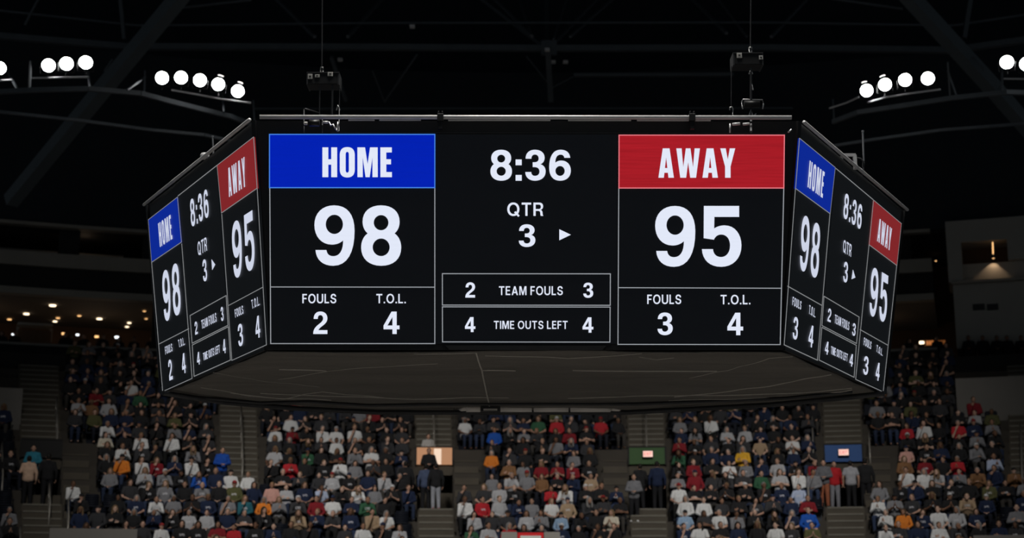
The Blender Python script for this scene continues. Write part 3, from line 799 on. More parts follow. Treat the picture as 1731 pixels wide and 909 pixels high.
# panels over the entrances
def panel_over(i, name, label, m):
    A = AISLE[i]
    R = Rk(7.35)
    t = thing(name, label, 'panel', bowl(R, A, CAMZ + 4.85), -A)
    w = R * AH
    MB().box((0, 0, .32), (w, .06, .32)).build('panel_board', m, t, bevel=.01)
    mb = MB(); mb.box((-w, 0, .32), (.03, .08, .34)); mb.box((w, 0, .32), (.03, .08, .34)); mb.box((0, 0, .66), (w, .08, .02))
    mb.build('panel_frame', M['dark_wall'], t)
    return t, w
t, w = panel_over(2, 'entrance_panel', 'tan panel with painted-in light above the stairway entrance in the middle stands', M['tan_panel'])
MB().box((.12, -.065, .30), (.14, .01, .3)).build('painted_light_strip', M['bright_patch'], t)  # glowing strip paints in the brightest light on the panel
def exit_sign(i, name, label, dx, z):
    A = AISLE[i]; R = Rk(7.35)
    t = thing(name, label, 'sign', bowl(R, A, CAMZ + 4.85) + Vector((dx, -.14, z)), -A)
    MB().box((0, 0, 0), (.2, .045, .13)).build('sign_case', M['black'], t, bevel=.01)
    MB().box((0, -.05, 0), (.18, .008, .11)).build('sign_face', M['sign_lit'], t)
    V, F = text_data('EXIT')
    MB().add([((p[0] - .5) * .28, -.062 + p[2] * .006, (p[1] - .5) * .13) for p in V], F).build('sign_lettering', M['sign_letter'], t)
panel_over(3, 'entrance_panel', 'dark green panel above the stairway entrance right of centre', M['green_panel'])
exit_sign(3, 'exit_sign', 'lit exit sign on the dark green entrance panel', .02, .38)
panel_over(4, 'entrance_panel', 'blue panel above the stairway entrance at right', M['blue_panel'])
exit_sign(4, 'exit_sign', 'lit exit sign on the blue entrance panel', -.02, .34)
panel_over(0, 'entrance_panel', 'dark panel above the stairway entrance at far left', M['dark_wall'])
# lamps in the tunnel under the green panel
for (x, y, mm, lab) in ((1091, 788, 'warm', 'round white tunnel lamp under the green panel'), (1104, 781, 'warm', 'yellowish lamp at the right end of the green panel'),
                        (1077.5, 793, 'amber', 'small amber lamp left of the two dark figures'), (1096, 800, 'cool', 'upper small white lamp between two dark figures'), (1096.5, 811, 'warm', 'lower small white lamp between two dark figures'), (1121, 794, 'amber', 'small amber lamp right of the two dark figures')):
    p = at_depth(x, y, 60.2 if y > 786 else 57.4)
    o = MB().lathe([(.02, -.03), (.075, -.02), (.075, .02), (.02, .03)], 12, Matrix.Rotation(PI / 2, 4, 'X')).build('tunnel_lamp', M[mm])
    o.location = p; tag(o, lab, 'lamp')

# handrails
def handrail(label, th, k0, k1, h=.95, mid=True, r=.028):
    base = bowl(Rk(k0) - .3, th, Zk(k0) - .25)
    t = thing('handrail', label, 'handrail', base)
    P = lambda k, z: bowl(Rk(k) - .3, th, Zk(k) - .25 + z) - base
    MB().tube([P(k0, .5), P(k0, h), P(k1, h), P(k1, .5)], r, 8).build('top_rail', M['handrail'], t, True)
    if mid: MB().tube([P(k0, h * .5), P(k1, h * .5)], r * .8, 8).build('mid_rail', M['handrail'], t, True)
    n = max(1, round((k1 - k0) / 1.6))
    for i in range(n + 1):
        k = k0 + (k1 - k0) * i / n
        MB().tube([P(k, -.25), P(k, h)], r, 8).build('post', M['handrail'], t, True)
handrail('grey handrail beside the stairs left of the man in the orange and white shirt', AISLE[0] - R_(1.5), 4.6, 7.2)
handrail('long grey handrail climbing the stairs above the far left entrance', AISLE[0] + R_(.6), 8.2, 11.5)
handrail('upper grey handrail on the steps below the far left entrance', AISLE[0] + R_(.25), 2.6, 4.0)
handrail('lower grey handrail on the steps below the far left entrance', AISLE[0] + R_(.95), 1.6, 2.9)
handrail('short handrail by the empty seats at bottom left', AISLE[0] - R_(.9), -.4, .8)
handrail('long slanting handrail in the middle of the stairs left of the blue-shirted man', AISLE[1] + R_(.1), 6.2, 11.2, mid=False)
handrail('thin handrail on the upper stairs above the tan lit panel', AISLE[2], 8.3, 12, mid=False, r=.02)
handrail('thin handrail on the upper stairs above the green panel', AISLE[3], 8.3, 12, mid=False, r=.022)
handrail('long slanting handrail climbing left of the blue panel', AISLE[4] - R_(1.2), 6.8, 12, mid=False)
handrail('pale handrail in front of the red-shirted man at right', AISLE[4] - R_(1.45), 3.6, 5.4, 1.0, r=.035)
handrail('handrail post right of the blue panel', AISLE[4] + R_(1.05), 7.6, 8.8, mid=False)
handrail('handrail on the rightmost stairs', AISLE[5] - R_(.3), 4.5, 9, mid=False)

# ------------------------------------------------------------------ suites, back walls, roof
def band(name, R0, R1, z0, z1, t0, t1, m, n=24):
    return structure(ring_solid([(R0, z0), (R0, z1), (R1, z1), (R1, z0)], R_(t0), R_(t1), n).build(name, m))
RS = 64.0
TL, TR = -27, 16.6
zr = CAMZ + 10.75
band('wall_stand_back', Rk(NROW) - .45, RS, 0, zr - .95, -27, 27, M['dark_wall'])
band('wall_suite_parapet', RS - .15, RS, zr - 1.0, zr - .06, TL, TR, M['dark_wall'])
band('trim_suite_rail', RS - .2, RS + .05, zr - .06, zr + .05, TL, TR, M['pale_band'])
band('floor_suite', RS - .1, RS + 8, zr - 1.1, zr - .95, TL, TR, M['dark_wall'])
band('wall_suite_back', RS + 8, RS + 8.3, zr - 1, zr + 7, TL, 27, M['brown_wall'])
band('ceiling_suite', RS + .3, RS + 8, zr + 2.25, zr + 2.4, TL, TR, M['suite_ceiling'])
band('trim_suite_fascia', RS - .3, RS + .3, zr + 2.2, zr + 2.5, TL, TR, M['pale_band'])
band('wall_suite_front', RS, RS + .3, zr + 2.5, zr + 3.75, TL, TR, M['dark_wall'])
band('trim_upper_ledge', RS - .25, RS + .3, zr + 3.5, zr + 4.12, TL, TR, M['pale_band'])
band('floor_upper_suite', RS + .3, RS + 8, zr + 3.85, zr + 4.0, TL, TR, M['dark_wall'])
band('trim_roof_fascia', RS - .2, RS + .3, zr + 5.35, zr + 5.5, TL, TR, M['pale_band'])
band('ceiling_upper_suite', RS + .3, RS + 8, zr + 5.4, zr + 5.55, TL, 27, M['dark_wall'])
band('wall_roof_skirt', RS + .1, RS + .4, zr + 5.5, zr + 14, TL, 27, M['roof'])
band('wall_back', RS + 12, RS + 12.5, 0, 46, -34, 34, M['roof'])
band('wall_upper_counter', RS + 3, RS + 3.3, zr + 4.55, zr + 4.92, -21.5, -16.6, M['greywall'], 6)
band('wall_upper_counter_end', RS + 3, RS + 3.3, zr + 4.5, zr + 4.9, -15.4, -12, M['greywall'], 4)
# piers of the upper suite
for i, tt in enumerate((-19.2, -15.9, -13.4, 13.2, 15.0)):
    band('pillar_suite_%d' % (i + 1), RS + .4, RS + 1.4, zr + 3.9, zr + 5.45, tt, tt + .8, M['dark_wall'], 2)
band('pillar_suite_6', RS + .5, RS + .9, zr - 1, zr + 2.3, -15.4, -15.1, M['dark_wall'], 1)
structure(MB().box((0, 45, 44.2), (60, 50, .2)).build('ceiling', M['roof']))
structure(MB().box((0, 40, -.06), (45, 60, .06)).build('floor', M['court']))

# grey block at right
def pz(x, y, R):
    """where the photograph's pixel meets the upright wall that stands R from the bowl's middle"""
    r = ray(x, y)
    a = r.x ** 2 + r.y ** 2; b = 2 * (r.x * (CAM.x - BX) + r.y * (CAM.y - BY)); c = (CAM.x - BX) ** 2 + (CAM.y - BY) ** 2 - R * R
    t = (-b + math.sqrt(b * b - 4 * a * c)) / (2 * a)
    return CAM + r * t
RB = RS - 1.0
def theta(p): return math.degrees(math.atan2(p.x - BX, p.y - BY))
tb0 = theta(pz(1604, 480, RB)); tb1 = 27
z_top = pz(1604, 374, RB).z; z_w1 = pz(1660, 407, RB).z; z_w0 = pz(1660, 442, RB).z; z_led = pz(1660, 474, RB).z; z_bot = pz(1650, 588, RB).z
w0, w1 = theta(pz(1625, 420, RB)), theta(pz(1703, 420, RB))
n0, n1 = theta(pz(1652, 455, RB)), theta(pz(1731, 455, RB))
band('wall_block_top', RB, RB + 2.5, z_w1, z_top, tb0, tb1, M['greywall'], 6)
band('wall_block_pier', RB, RB + 2.5, z_led, z_w1, tb0, w0, M['greywall'], 3)
band('wall_block_side', RB, RB + 2.5, z_w0, z_w1, w1, tb1, M['greywall'], 4)
band('wall_block_niche', RB + .35, RB + 2.5, z_led, z_w0, w0, tb1, M['greywall'], 6)
band('trim_block_ledge', RB - .25, RB + .4, z_led - .12, z_led, tb0 + .1, tb1, M['pale_band'], 6)
band('wall_block_low', RB, RB + 2.5, z_bot, z_led - .12, tb0 + .15, tb1, M['greywall'], 6)
band('wall_block_recess', RB + 1.5, RB + 2.5, z_bot - 3, z_bot, tb0 + .2, tb1, M['dark_wall'], 6)
band('window_1', RB + 1.6, RB + 1.7, z_w0, z_w1, w0, w1, M['brown_wall'], 3)
RP1 = Rk(11.3)
zq0, zq1 = pz(1680, 686, RP1).z, pz(1680, 637, RP1).z
band('wall_block_parapet', RP1, RP1 + .3, Zk(10) - .4, zq1, theta(pz(1616, 660, RP1)), 27, M['concrete_pale'], 6)
RP2 = Rk(10.3)
zq0, zq1 = pz(10, 684, RP2).z, pz(10, 655, RP2).z
band('wall_left_parapet', RP2, RP2 + .3, Zk(9) - .3, zq1, -27, theta(pz(38, 670, RP2)), M['concrete_pale'], 4)
# front parapet at the bottom left
band('wall_front_parapet', ROW0 - 1.65, ROW0 - 1.5, 3, pz(160, 893, ROW0 - 1.65).z, theta(pz(84, 900, ROW0 - 1.65)), theta(pz(232, 900, ROW0 - 1.65)), M['concrete_pale'], 4)
band('wall_front_parapet_right', ROW0 - 1.65, ROW0 - 1.5, 3, pz(1690, 904, ROW0 - 1.65).z, theta(pz(1645, 900, ROW0 - 1.65)), 25, M['concrete_pale'], 4)
# sign on the grey wall: two dark unreadable plates
for x0, x1 in ((1645, 1664), (1669, 1687)):
    a, b = pz(x0, 514, RB - .03), pz(x1, 523.5, RB - .03)
    c = (a + b) / 2
    o = MB().box((0, 0, 0), ((b - a).length / 2 * .93, .02, (a.z - b.z) / 2)).build('wall_sign', M['black'])
    o.location = c; o.rotation_euler = (0, 0, -R_(theta(c)))
    tag(o, 'small dark plate on the grey wall, %s of two' % ('left' if x0 < 1650 else 'right'), 'sign')
# lamp in the niche
q = pz(1679, 434, RB + .12)
t = thing('wall_lamp', 'small wall lamp throwing a warm pool of light on the grey wall', 'lamp', q)
MB().lathe([(.03, .12), (.09, .1), (.11, -.04), (.06, -.06)], 14).build('shade', M['rail_dark'], t, True)
MB().lathe([(.05, -.055), (.05, -.075)], 12).build('bulb', M['amber'], t)
MB().tube([(0, 0, .1), tuple(pz(1678, 409, RB + .12) - q)], .025, 8).build('stem', M['amber'], t)  # stem emits too, painting in the lit cone above the lamp
ld = bpy.data.lights.new('wall_lamp_light', 'SPOT'); ld.energy = 14; ld.color = (1, .68, .42); ld.spot_size = R_(95); ld.spot_blend = .35; ld.shadow_soft_size = .04
lo = bpy.data.objects.new('wall_lamp_light', ld); C.objects.link(lo)
lo.location = q + Vector((0, -.02, -.09)); lo.rotation_euler = (R_(14), 0, 0)
o = MB().lathe([(.01, .03), (.05, .0), (.01, -.03)], 10).build('window_lamp', M['warm']); o.location = pz(1650, 416, RB + 1.45)
tag(o, 'tiny white lamp in the dark window of the grey wall', 'lamp')

# suite lamps
SUITE_LAMPS = [(89, 516.5, 'warm', 1.5), (44.6, 530.7, 'warm', 1.3), (16, 540, 'amber', 1), (98, 537.6, 'amber', .9), (93, 543.4, 'warm', 1), (134, 534, 'amber', .9), (168, 539, 'warm', 1.3), (218.4, 545.8, 'warm', .9),
               (214.7, 552.5, 'warm', .9), (244, 526, 'amber', .7), (107.6, 564, 'amber', .9), (131, 565.8, 'cool', .7), (163.4, 569, 'amber', .9), (197.4, 570, 'cool', .9), (22, 565, 'cool', .6), (247, 539, 'amber', .7),
               (172, 381, 'warm', 1), (150, 397, 'amber', .7), (236, 405, 'amber', .5), (221, 404, 'amber', .4),
               (1558, 579, 'warm', 1.1), (1532, 396, 'warm', .7), (1526, 397, 'warm', .5), (1582, 441, 'amber', .4)]
LAMP_WHERE = ['brightest ceiling lamp of the left suite, in its second ceiling row', 'white ceiling lamp left of the brightest suite lamp', 'amber lamp at the far left end of the suite', 'upper of the close pair of lamps under the brightest suite lamp',
              'lower of the close pair of lamps under the brightest suite lamp', 'amber ceiling lamp right of the brightest suite lamp', 'white ceiling lamp over the middle of the left suite', 'upper of the close pair of lamps beside the left screen',
              'lower of the close pair of lamps beside the left screen', 'dim ceiling lamp nearest the left screen, higher one', 'leftmost amber lamp just above the suite rail', 'cool white lamp just above the suite rail, between two amber ones',
              'second amber lamp just above the suite rail', 'cool white lamp just above the suite rail, nearest the screen', 'faint cool lamp at the far left of the suite rail', 'dim ceiling lamp nearest the left screen, lower one',
              'warm lamp high in the upper suite at left', 'small amber lamp below the upper suite lamp at left', 'tiny amber lamp of the upper suite beside the screen, right one', 'tiny amber lamp of the upper suite beside the screen, left one',
              'round warm lamp on the right suite counter', 'warm lamp of the upper suite at right, right one', 'warm lamp of the upper suite at right, left one', 'tiny amber lamp in the middle level at right']
for (x, y, mm, s), lab in zip(SUITE_LAMPS, LAMP_WHERE):
    if y < 450: p = pz(x, y, RS + 5)
    elif y < 556:
        r = ray(x, y); zc = zr + 2.2
        p = at_z(x, y, zc)
    else: p = pz(x, y, RS + 1.2)
    if y > 556 and y < 582:
        t = thing('suite_lamp', lab, 'lamp', p)
        MB().lathe([(.03, .05 * s), (.1 * s, .05 * s), (.1 * s, -.04 * s), (.03, -.05 * s)], 12).build('lamp_globe', M[mm], t)
        MB().tube([(0, 0, -.04), (0, 0, zr - .95 - p.z)], .015, 6).build('stem', M['black'], t)
        continue
    o = MB().lathe([(.03, .03), (.1, .03), (.1, -.02), (.03, -.03)], 12).build('suite_lamp', M[mm])
    o.location = p; o.scale = (s, s, s * (.6 if y < 556 and y > 450 else 1.6))
    tag(o, lab, 'lamp')
# lit counter in the right suite
for x0, x1, y0, y1, lab in ((1564, 1580, 575, 585, 'glowing amber shelf beside the round lamp in the right suite'), (1586, 1598, 574, 586, 'dim amber glass case at the right end of the right suite')):
    a, b = pz(x0, y0, RS + 1.4), pz(x1, y1, RS + 1.4)
    t = thing('lit_shelf', lab, 'shelf', (a + b) / 2, -R_(theta(a)))
    MB().box((0, 0, 0), ((b - a).length / 2, .12, (a.z - b.z) / 2)).build('case', M['brown_wall'], t)
    for i in range(3): MB().box(((i - 1) * .11, -.13, 0), (.045, .01, (a.z - b.z) / 2 * .7)).build('glowing_pane', glow('shelf_glow', S(200, 120, 60), .8 if x0 < 1570 else .25), t)
# bar counter frame at left
a, b = pz(33, 549, RS + 2), pz(83, 574, RS + 2)
t = thing('bar_counter', 'dark bar with pale canopy edge behind the left suite rail', 'bar', (a + b) / 2, -R_(theta(a)))
w, h = (b - a).length / 2, (a.z - b.z) / 2
MB().box((0, 0, h), (w * 1.05, .5, .05)).build('canopy', M['pale_band'], t)
for sx in (-1, 1): MB().box((sx * w, 0, -.1), (.06, .06, h)).build('post', M['pale_band'], t)
MB().box((0, .1, -h * .8), (w, .3, .3)).build('counter', M['brown_wall'], t)

# roof steel
ZT = at_depth(865, 81, 58).z
def zpt(x, y, dz=0.0): return at_z(x, y, ZT + dz)
t = thing('roof_truss', 'long dark roof truss crossing the whole hall above the scoreboard', 'truss', zpt(928, 81))
b0 = t.location.copy()
def member(name, pts, w, dz=0.0, dz2=None, m='truss', tt=None, bb=None):
    tt = tt or t; bb = b0 if bb is None else bb
    mb = MB()
    P = []
    for i, q in enumerate(pts):
        f = i / (len(pts) - 1)
        P.append(at_z(q[0], q[1], ZT + (dz if dz2 is None else dz + (dz2 - dz) * f)) - bb)
    for a, b in zip(P[:-1], P[1:]): mb.beam(a, b, w)
    return mb.build(name, M[m], tt)
member('bottom_chord', [(-60, 56), (215, 79), (640, 80), (928, 82), (1300, 81), (1610, 85), (1800, 58)], .24)
member('upper_chord', [(-60, 30), (240, 62), (640, 58), (1290, 57), (1610, 62), (1800, 34)], .08, 1.0)
for pts, w in (([(467, -2), (532, 62)], .13), ([(646, -2), (588, 62)], .13), ([(814, -2), (918, 78)], .14), ([(832, -6), (900, 62)], .12), ([(877, -2), (898, 60)], .1), ([(924, -2), (924, 78)], .16), ([(958, -2), (936, 66)], .08),
               ([(1012, -4), (938, 72)], .1), ([(1036, -2), (964, 62)], .1), ([(1170, -2), (1228, 56)], .12), ([(1200, -20), (1262, 62)], .08), ([(1364, -2), (1304, 62)], .12)):
    member('brace', pts, w, 4.2, .3)
member('post', [(926, 82), (931, 170)], .22, -.1, -1.5)
member('brace', [(705, 92), (650, 172)], .06, -.3, -1.5); member('brace', [(560, 96), (585, 170)], .13, -.3, -1.5); member('brace', [(630, 120), (650, 172)], .06, -.8, -1.5)
member('brace', [(890, 95), (926, 140)], .05, -.3, -1); member('brace', [(968, 130), (930, 150)], .05, -.3, -1)
mb = MB(); mb.box((0, 0, 0), (.32, .1, .3)); mb.build('gusset_plate', M['truss'], t); t.children[-1].location = (zpt(925, 62, .3) - b0)
for x, y in ((925, 84), (935, 105), (956, 105), (697, 45), (575, 101)):
    MB().box(zpt(x, y, -.2) - b0, (.1, .1, .05)).build('fitting', M['rail'], t)
t2 = thing('roof_purlin', 'thin dark roof rail behind the right hoist', 'beam', at_depth(1100, 127, 66))
member('rail', [(970, 127), (1240, 126)], .14, -.5, None, 'truss', t2, t2.location.copy())
t2 = thing('roof_purlin', 'thin dark roof rail just above the top edge of the scoreboard', 'beam', at_depth(900, 183, 66))
MB().beam(at_depth(430, 184, 66) - t2.location, at_depth(1340, 183, 66) - t2.location, .09).build('rail', M['truss'], t2)
# big sloping rafters
def rafter(label, pts, w):
    P = [at_depth(x, y, d) for x, y, d in pts]
    t = thing('roof_rafter', label, 'rafter', P[-1])
    for a, b in zip(P[:-1], P[1:]): MB().beam(a - P[-1], b - P[-1], w, w).build('beam_length', M['rafter'], t)
rafter('wide dark sloping rafter at left passing between the two left banks of floodlights', [(318, -22, 51.5), (176, 148, 54), (18, 340, 58)], .5)
rafter('wide dark sloping rafter at right passing between the right floodlight bank and the lone floodlight', [(1522, -22, 51.5), (1680, 150, 54), (1850, 345, 58)], .5)
for lab, a, b, w in (('thin pale roof strut at the top left corner', (66, -4), (42, 42), .07), ('pale upright roof strut left of the wide rafter', (203, -4), (210, 66), .13), ('thin roof tie sloping down right of the left rafter', (310, 13), (425, 0), .07),
                     ('thin roof tie sloping down to the right rafter', (1405, -2), (1526, 15), .07), ('pale upright roof strut right of the right rafter', (1641, -4), (1630, 64), .16), ('thin bracing rod rising from the right rafter', (1645, 96), (1664, 119), .05),
                     ('thin bracing rod at the left rafter under the chord', (190, 100), (176, 120), .05)):
    p, q = at_depth(*a, 53), at_depth(*b, 53)
    o = MB().beam(p - q, Vector((0, 0, 0)), w).build('roof_strut', M['truss']); o.location = q
    tag(o, lab, 'strut')

# lighting catwalks and floodlights
ZL = at_depth(338, 135, 50).z
def catwalk(label, main, low, rail, hangers):
    P0 = at_z(*main[len(main) // 2], ZL - .95)
    t = thing('lighting_catwalk', label, 'catwalk', P0)
    mb = MB()
    for a, b in zip(main[:-1], main[1:]): mb.beam(at_z(*a, ZL - .95) - P0, at_z(*b, ZL - .95) - P0, .12, .16)
    mb.build('deck_edge', M['truss'], t)
    mb = MB()
    for a, b in zip(low[:-1], low[1:]): mb.beam(at_z(*a, ZL - 1.7) - P0, at_z(*b, ZL - 1.7) - P0, .1)
    mb.build('lower_chord', M['truss'], t)
    for r in rail:
        MB().tube([at_z(x, y, ZL - .4) - P0 for x, y in r], .03, 6).build('lamp_rail', M['rail'], t)
    for (a, b) in hangers:
        MB().beam(at_z(*a, ZL + .1) - P0, at_z(*b, ZL - .9) - P0, .06).build('hanger', M['truss'], t)
catwalk('curved lighting catwalk at left carrying two banks of floodlights', [(-40, 157), (60, 152), (150, 150), (238, 158), (290, 172), (390, 197), (430, 212)], [(-40, 185), (0, 189), (130, 203), (260, 220), (345, 228), (428, 246)],
        [[(-20, 137), (20, 135)], [(54, 132), (150, 130)], [(290, 152), (330, 159), (372, 167), (424, 174)]], [((52, 103), (50, 150)), ((12, 120), (30, 152)), ((148, 112), (152, 150)), ((245, 120), (244, 158)), ((246, 130), (215, 152)), ((376, 160), (378, 190)), ((428, 170), (430, 205))])
catwalk('curved lighting catwalk at right carrying two banks of floodlights', [(1408, 206), (1450, 190), (1530, 178), (1607, 166), (1700, 156), (1780, 158)], [(1400, 248), (1475, 236), (1590, 220), (1707, 211), (1780, 205)],
        [[(1402, 183), (1430, 174), (1452, 164)], [(1467, 173), (1500, 164), (1538, 158), (1590, 151)], [(1697, 133), (1780, 134)]], [((1408, 168), (1410, 205)), ((1602, 105), (1606, 164)), ((1602, 120), (1618, 164)), ((1694, 112), (1694, 156))])
LAMPS = [(-1, 115, 'floodlight cut off by the left edge, beside the three-lamp bank', 0), (82, 110.5, 'first floodlight from left in the three-lamp bank', 0), (112.5, 107.5, 'middle floodlight of the three-lamp bank', 0), (145, 105.5, 'brightest floodlight, right end of the three-lamp bank', 0),
         (274, 131.5, 'first floodlight from left in the five-lamp bank', 0), (306, 131, 'second floodlight from left in the five-lamp bank', 0), (338, 135.5, 'middle floodlight of the five-lamp bank', 0), (369, 142.5, 'fourth floodlight of the five-lamp bank, with a lit visor', 1), (402, 154, 'lowest floodlight of the five-lamp bank, nearest the left screen', 1),
         (1465, 153, 'lowest floodlight of the right bank, nearest the right screen', -1), (1496, 143, 'second floodlight of the right bank, with a lit visor', -1), (1530, 135, 'third floodlight of the right four-lamp bank', 0), (1568.5, 132.5, 'fourth floodlight of the right bank, beside the right rafter', 0),
         (1702, 105, 'floodlight right of the right rafter, standing nearly alone', 0), (1735, 108, 'floodlight cut off by the right edge', 0)]
for x, y, lab, vis in LAMPS:
    p = at_z(x, y, ZL)
    t = thing('floodlight', lab, 'floodlight', p, 0, 'arena floodlights')
    z = (Vector((p.x * .25, 6, CAMZ)) - p).normalized()
    m = z.to_track_quat('Z', 'Y').to_matrix().to_4x4()
    MB().lathe([(.05, -.42), (.12, -.4), (.15, -.25), (.235, -.02), (.24, .03), (.222, .03), (.215, 0)], 24, m).build('housing', M['black'], t, True)
    MB().lathe([(.01, .0), (.214, .0), (.214, .012), (.01, .02)], 24, m).build('lens', M['lamp'], t)
    mb = MB(); s = m.to_3x3()
    mb.tube([s @ Vector((-.26, 0, -.12)), s @ Vector((-.26, -.3, -.2)), s @ Vector((.26, -.3, -.2)), s @ Vector((.26, 0, -.12))], .018, 6)
    mb.build('yoke', M['rail_dark'], t)
    MB().tube([s @ Vector((0, -.3, -.2)), s @ Vector((0, -.3, -.2)) + Vector((0, 0, -.12))], .03, 8).build('mount_stem', M['rail_dark'], t)
    if vis:
        a0 = PI / 2 - vis * .25
        rim = [s @ Vector((.34 * math.cos(a), .34 * math.sin(a), .1)) for a in [a0 + (i - 3) * .1 for i in range(7)]]
        rim2 = [s @ Vector((.31 * math.cos(a), .31 * math.sin(a), .05)) for a in [a0 + (i - 3) * .1 for i in range(7)]]
        MB().add(rim + rim2 + [q + z * .01 + Vector((0, 0, .015)) for q in rim + rim2], [(i, i + 1, i + 8, i + 7) for i in range(6)] + [(14 + i, 14 + i + 7, 14 + i + 8, 14 + i + 1) for i in range(6)]).build('visor', M['duct'], t)

# ------------------------------------------------------------------ people
def V3(*a): return Vector(a)
def capsule(mb, p, r0, q, r1, n=14):
    p, q = Vector(p), Vector(q)
    d = q - p; L = d.length
    if L < 1e-5: d = Vector((0, 0, 1)); L = 1e-5
    d.normalize()
    a = d.orthogonal().normalized(); b = d.cross(a)
    prof = [(-r0 * math.cos(t), r0 * math.sin(t)) for t in (.18, .6, 1.05, PI / 2)] + [(L + r1 * math.sin(t), r1 * math.cos(t)) for t in (0, .52, .97, 1.39)]
    vs = [p + d * z + (a * math.cos(2 * PI * k / n) + b * math.sin(2 * PI * k / n)) * r for z, r in prof for k in range(n)]
    m = len(prof)
    fs = [(i * n + k, i * n + (k + 1) % n, (i + 1) * n + (k + 1) % n, (i + 1) * n + k) for i in range(m - 1) for k in range(n)]
    fs += [tuple(range(n))[::-1], tuple((m - 1) * n + k for k in range(n))]
    mb.add(vs, fs)
def chain(mb, pts, rs):
    for i in range(len(pts) - 1): capsule(mb, pts[i], rs[i], pts[i + 1], rs[i + 1])
def ball(mb, c, r, rot=None, n=18, m=12):
    c = Vector(c); rot = rot or Matrix.Identity(3)
    vs = [c + rot @ Vector((r[0] * math.sin(PI * (i + .02) / (m + .04)) * math.cos(2 * PI * k / n), r[1] * math.sin(PI * (i + .02) / (m + .04)) * math.sin(2 * PI * k / n), r[2] * math.cos(PI * (i + .02) / (m + .04)))) for i in range(m + 1) for k in range(n)]
    fs = [(i * n + k, i * n + (k + 1) % n, (i + 1) * n + (k + 1) % n, (i + 1) * n + k) for i in range(m) for k in range(n)]
    fs += [tuple(range(n))[::-1], tuple(m * n + k for k in range(n))]
    mb.add(vs, fs)
def fuse(mb, name, voxel, target, m):
    """one continuous surface out of overlapping volumes"""
    me = bpy.data.meshes.new(name); me.from_pydata(mb.v, [], mb.f)
    bm = bmesh.new(); bm.from_mesh(me); bmesh.ops.recalc_face_normals(bm, faces=bm.faces); bm.to_mesh(me); bm.free()
    o = bpy.data.objects.new(name, me); C.objects.link(o)
    r = o.modifiers.new('r', 'REMESH'); r.mode = 'VOXEL'; r.voxel_size = voxel
    s = o.modifiers.new('s', 'SMOOTH'); s.factor = .5; s.iterations = 3
    bpy.context.view_layer.update()
    out = bpy.data.meshes.new_from_object(o.evaluated_get(bpy.context.evaluated_depsgraph_get()))
    n = max(1, len(out.polygons) * 2)
    o.modifiers.clear(); o.data = out
    d = o.modifiers.new('d', 'DECIMATE'); d.ratio = min(1.0, target / n)
    bpy.context.view_layer.update()
    fin = bpy.data.meshes.new_from_object(o.evaluated_get(bpy.context.evaluated_depsgraph_get()))
    low = None
    d.ratio = min(1.0, target * .16 / n)
    bpy.context.view_layer.update()
    low = bpy.data.meshes.new_from_object(o.evaluated_get(bpy.context.evaluated_depsgraph_get()))
    bpy.data.objects.remove(o); bpy.data.meshes.remove(me); bpy.data.meshes.remove(out)
    for k in (fin, low):
        k.name = name; k.materials.clear(); k.materials.append(m)
        for f in k.polygons: f.use_smooth = True
    return fin, low

def hand(mb, w, d, up_, side, curl=.5):
    """palm, four unequal bent fingers and a thumb leaving the side of the palm; w wrist, d pointing direction, up_ back of the hand"""
    d = Vector(d).normalized(); up_ = Vector(up_); up_ = (up_ - d * up_.dot(d)).normalized(); s = d.cross(up_) * side
    w = Vector(w)
    for o_ in (-.026, -.009, .009, .026): capsule(mb, w + s * o_ * .6, .017, w + d * .085 + s * o_, .0135, 8)
    for o_, L in ((-.03, .062), (-.01, .078), (.01, .083), (.031, .073)):
        a = w + d * .088 + s * o_
        b = a + (d * math.cos(curl * .7) - up_ * math.sin(curl * .7)) * L * .5
        c = b + (d * math.cos(curl * 1.7) - up_ * math.sin(curl * 1.7)) * L * .5
        chain(mb, [a, b, c], [.0105, .0098, .0085])
    a = w + d * .025 + s * .03
    b = a + (d * .6 + s * .75 - up_ * .25).normalized() * .04
    c = b + (d * .9 + s * .15 - up_ * .3).normalized() * .035
    chain(mb, [a, b, c], [.0135, .0115, .0095])
def head(mb, c, rot):
    c = Vector(c)
    P = lambda x, y, z: c + rot @ Vector((x, y, z))
    ball(mb, P(0, .012, .02), (.074, .092, .098), rot)
    ball(mb, P(0, -.018, -.035), (.058, .07, .075), rot)
    ball(mb, P(0, -.062, -.088), (.026, .022, .02), rot)            # chin
    capsule(mb, P(0, -.082, .015), .011, P(0, -.104, -.022), .0145, 10)   # nose
    for s in (-1, 1):
        capsule(mb, P(.014 * s, -.083, .034), .0125, P(.046 * s, -.072, .032), .0125, 8)    # brow
        ball(mb, P(.03 * s, -.074, .012), (.0135, .012, .009), rot, 10, 8)                # eye
        ball(mb, P(.05 * s, -.052, -.018), (.018, .02, .018), rot, 10, 8)                 # cheek
        ball(mb, P(.078 * s, .008, .0), (.011, .02, .032), rot, 10, 8)                    # ear
    capsule(mb, P(-.02, -.079, -.052), .0085, P(.02, -.079, -.052), .0085, 8)             # lips
    capsule(mb, P(-.017, -.077, -.062), .0085, P(.017, -.077, -.062), .0085, 8)
HAIR = {}
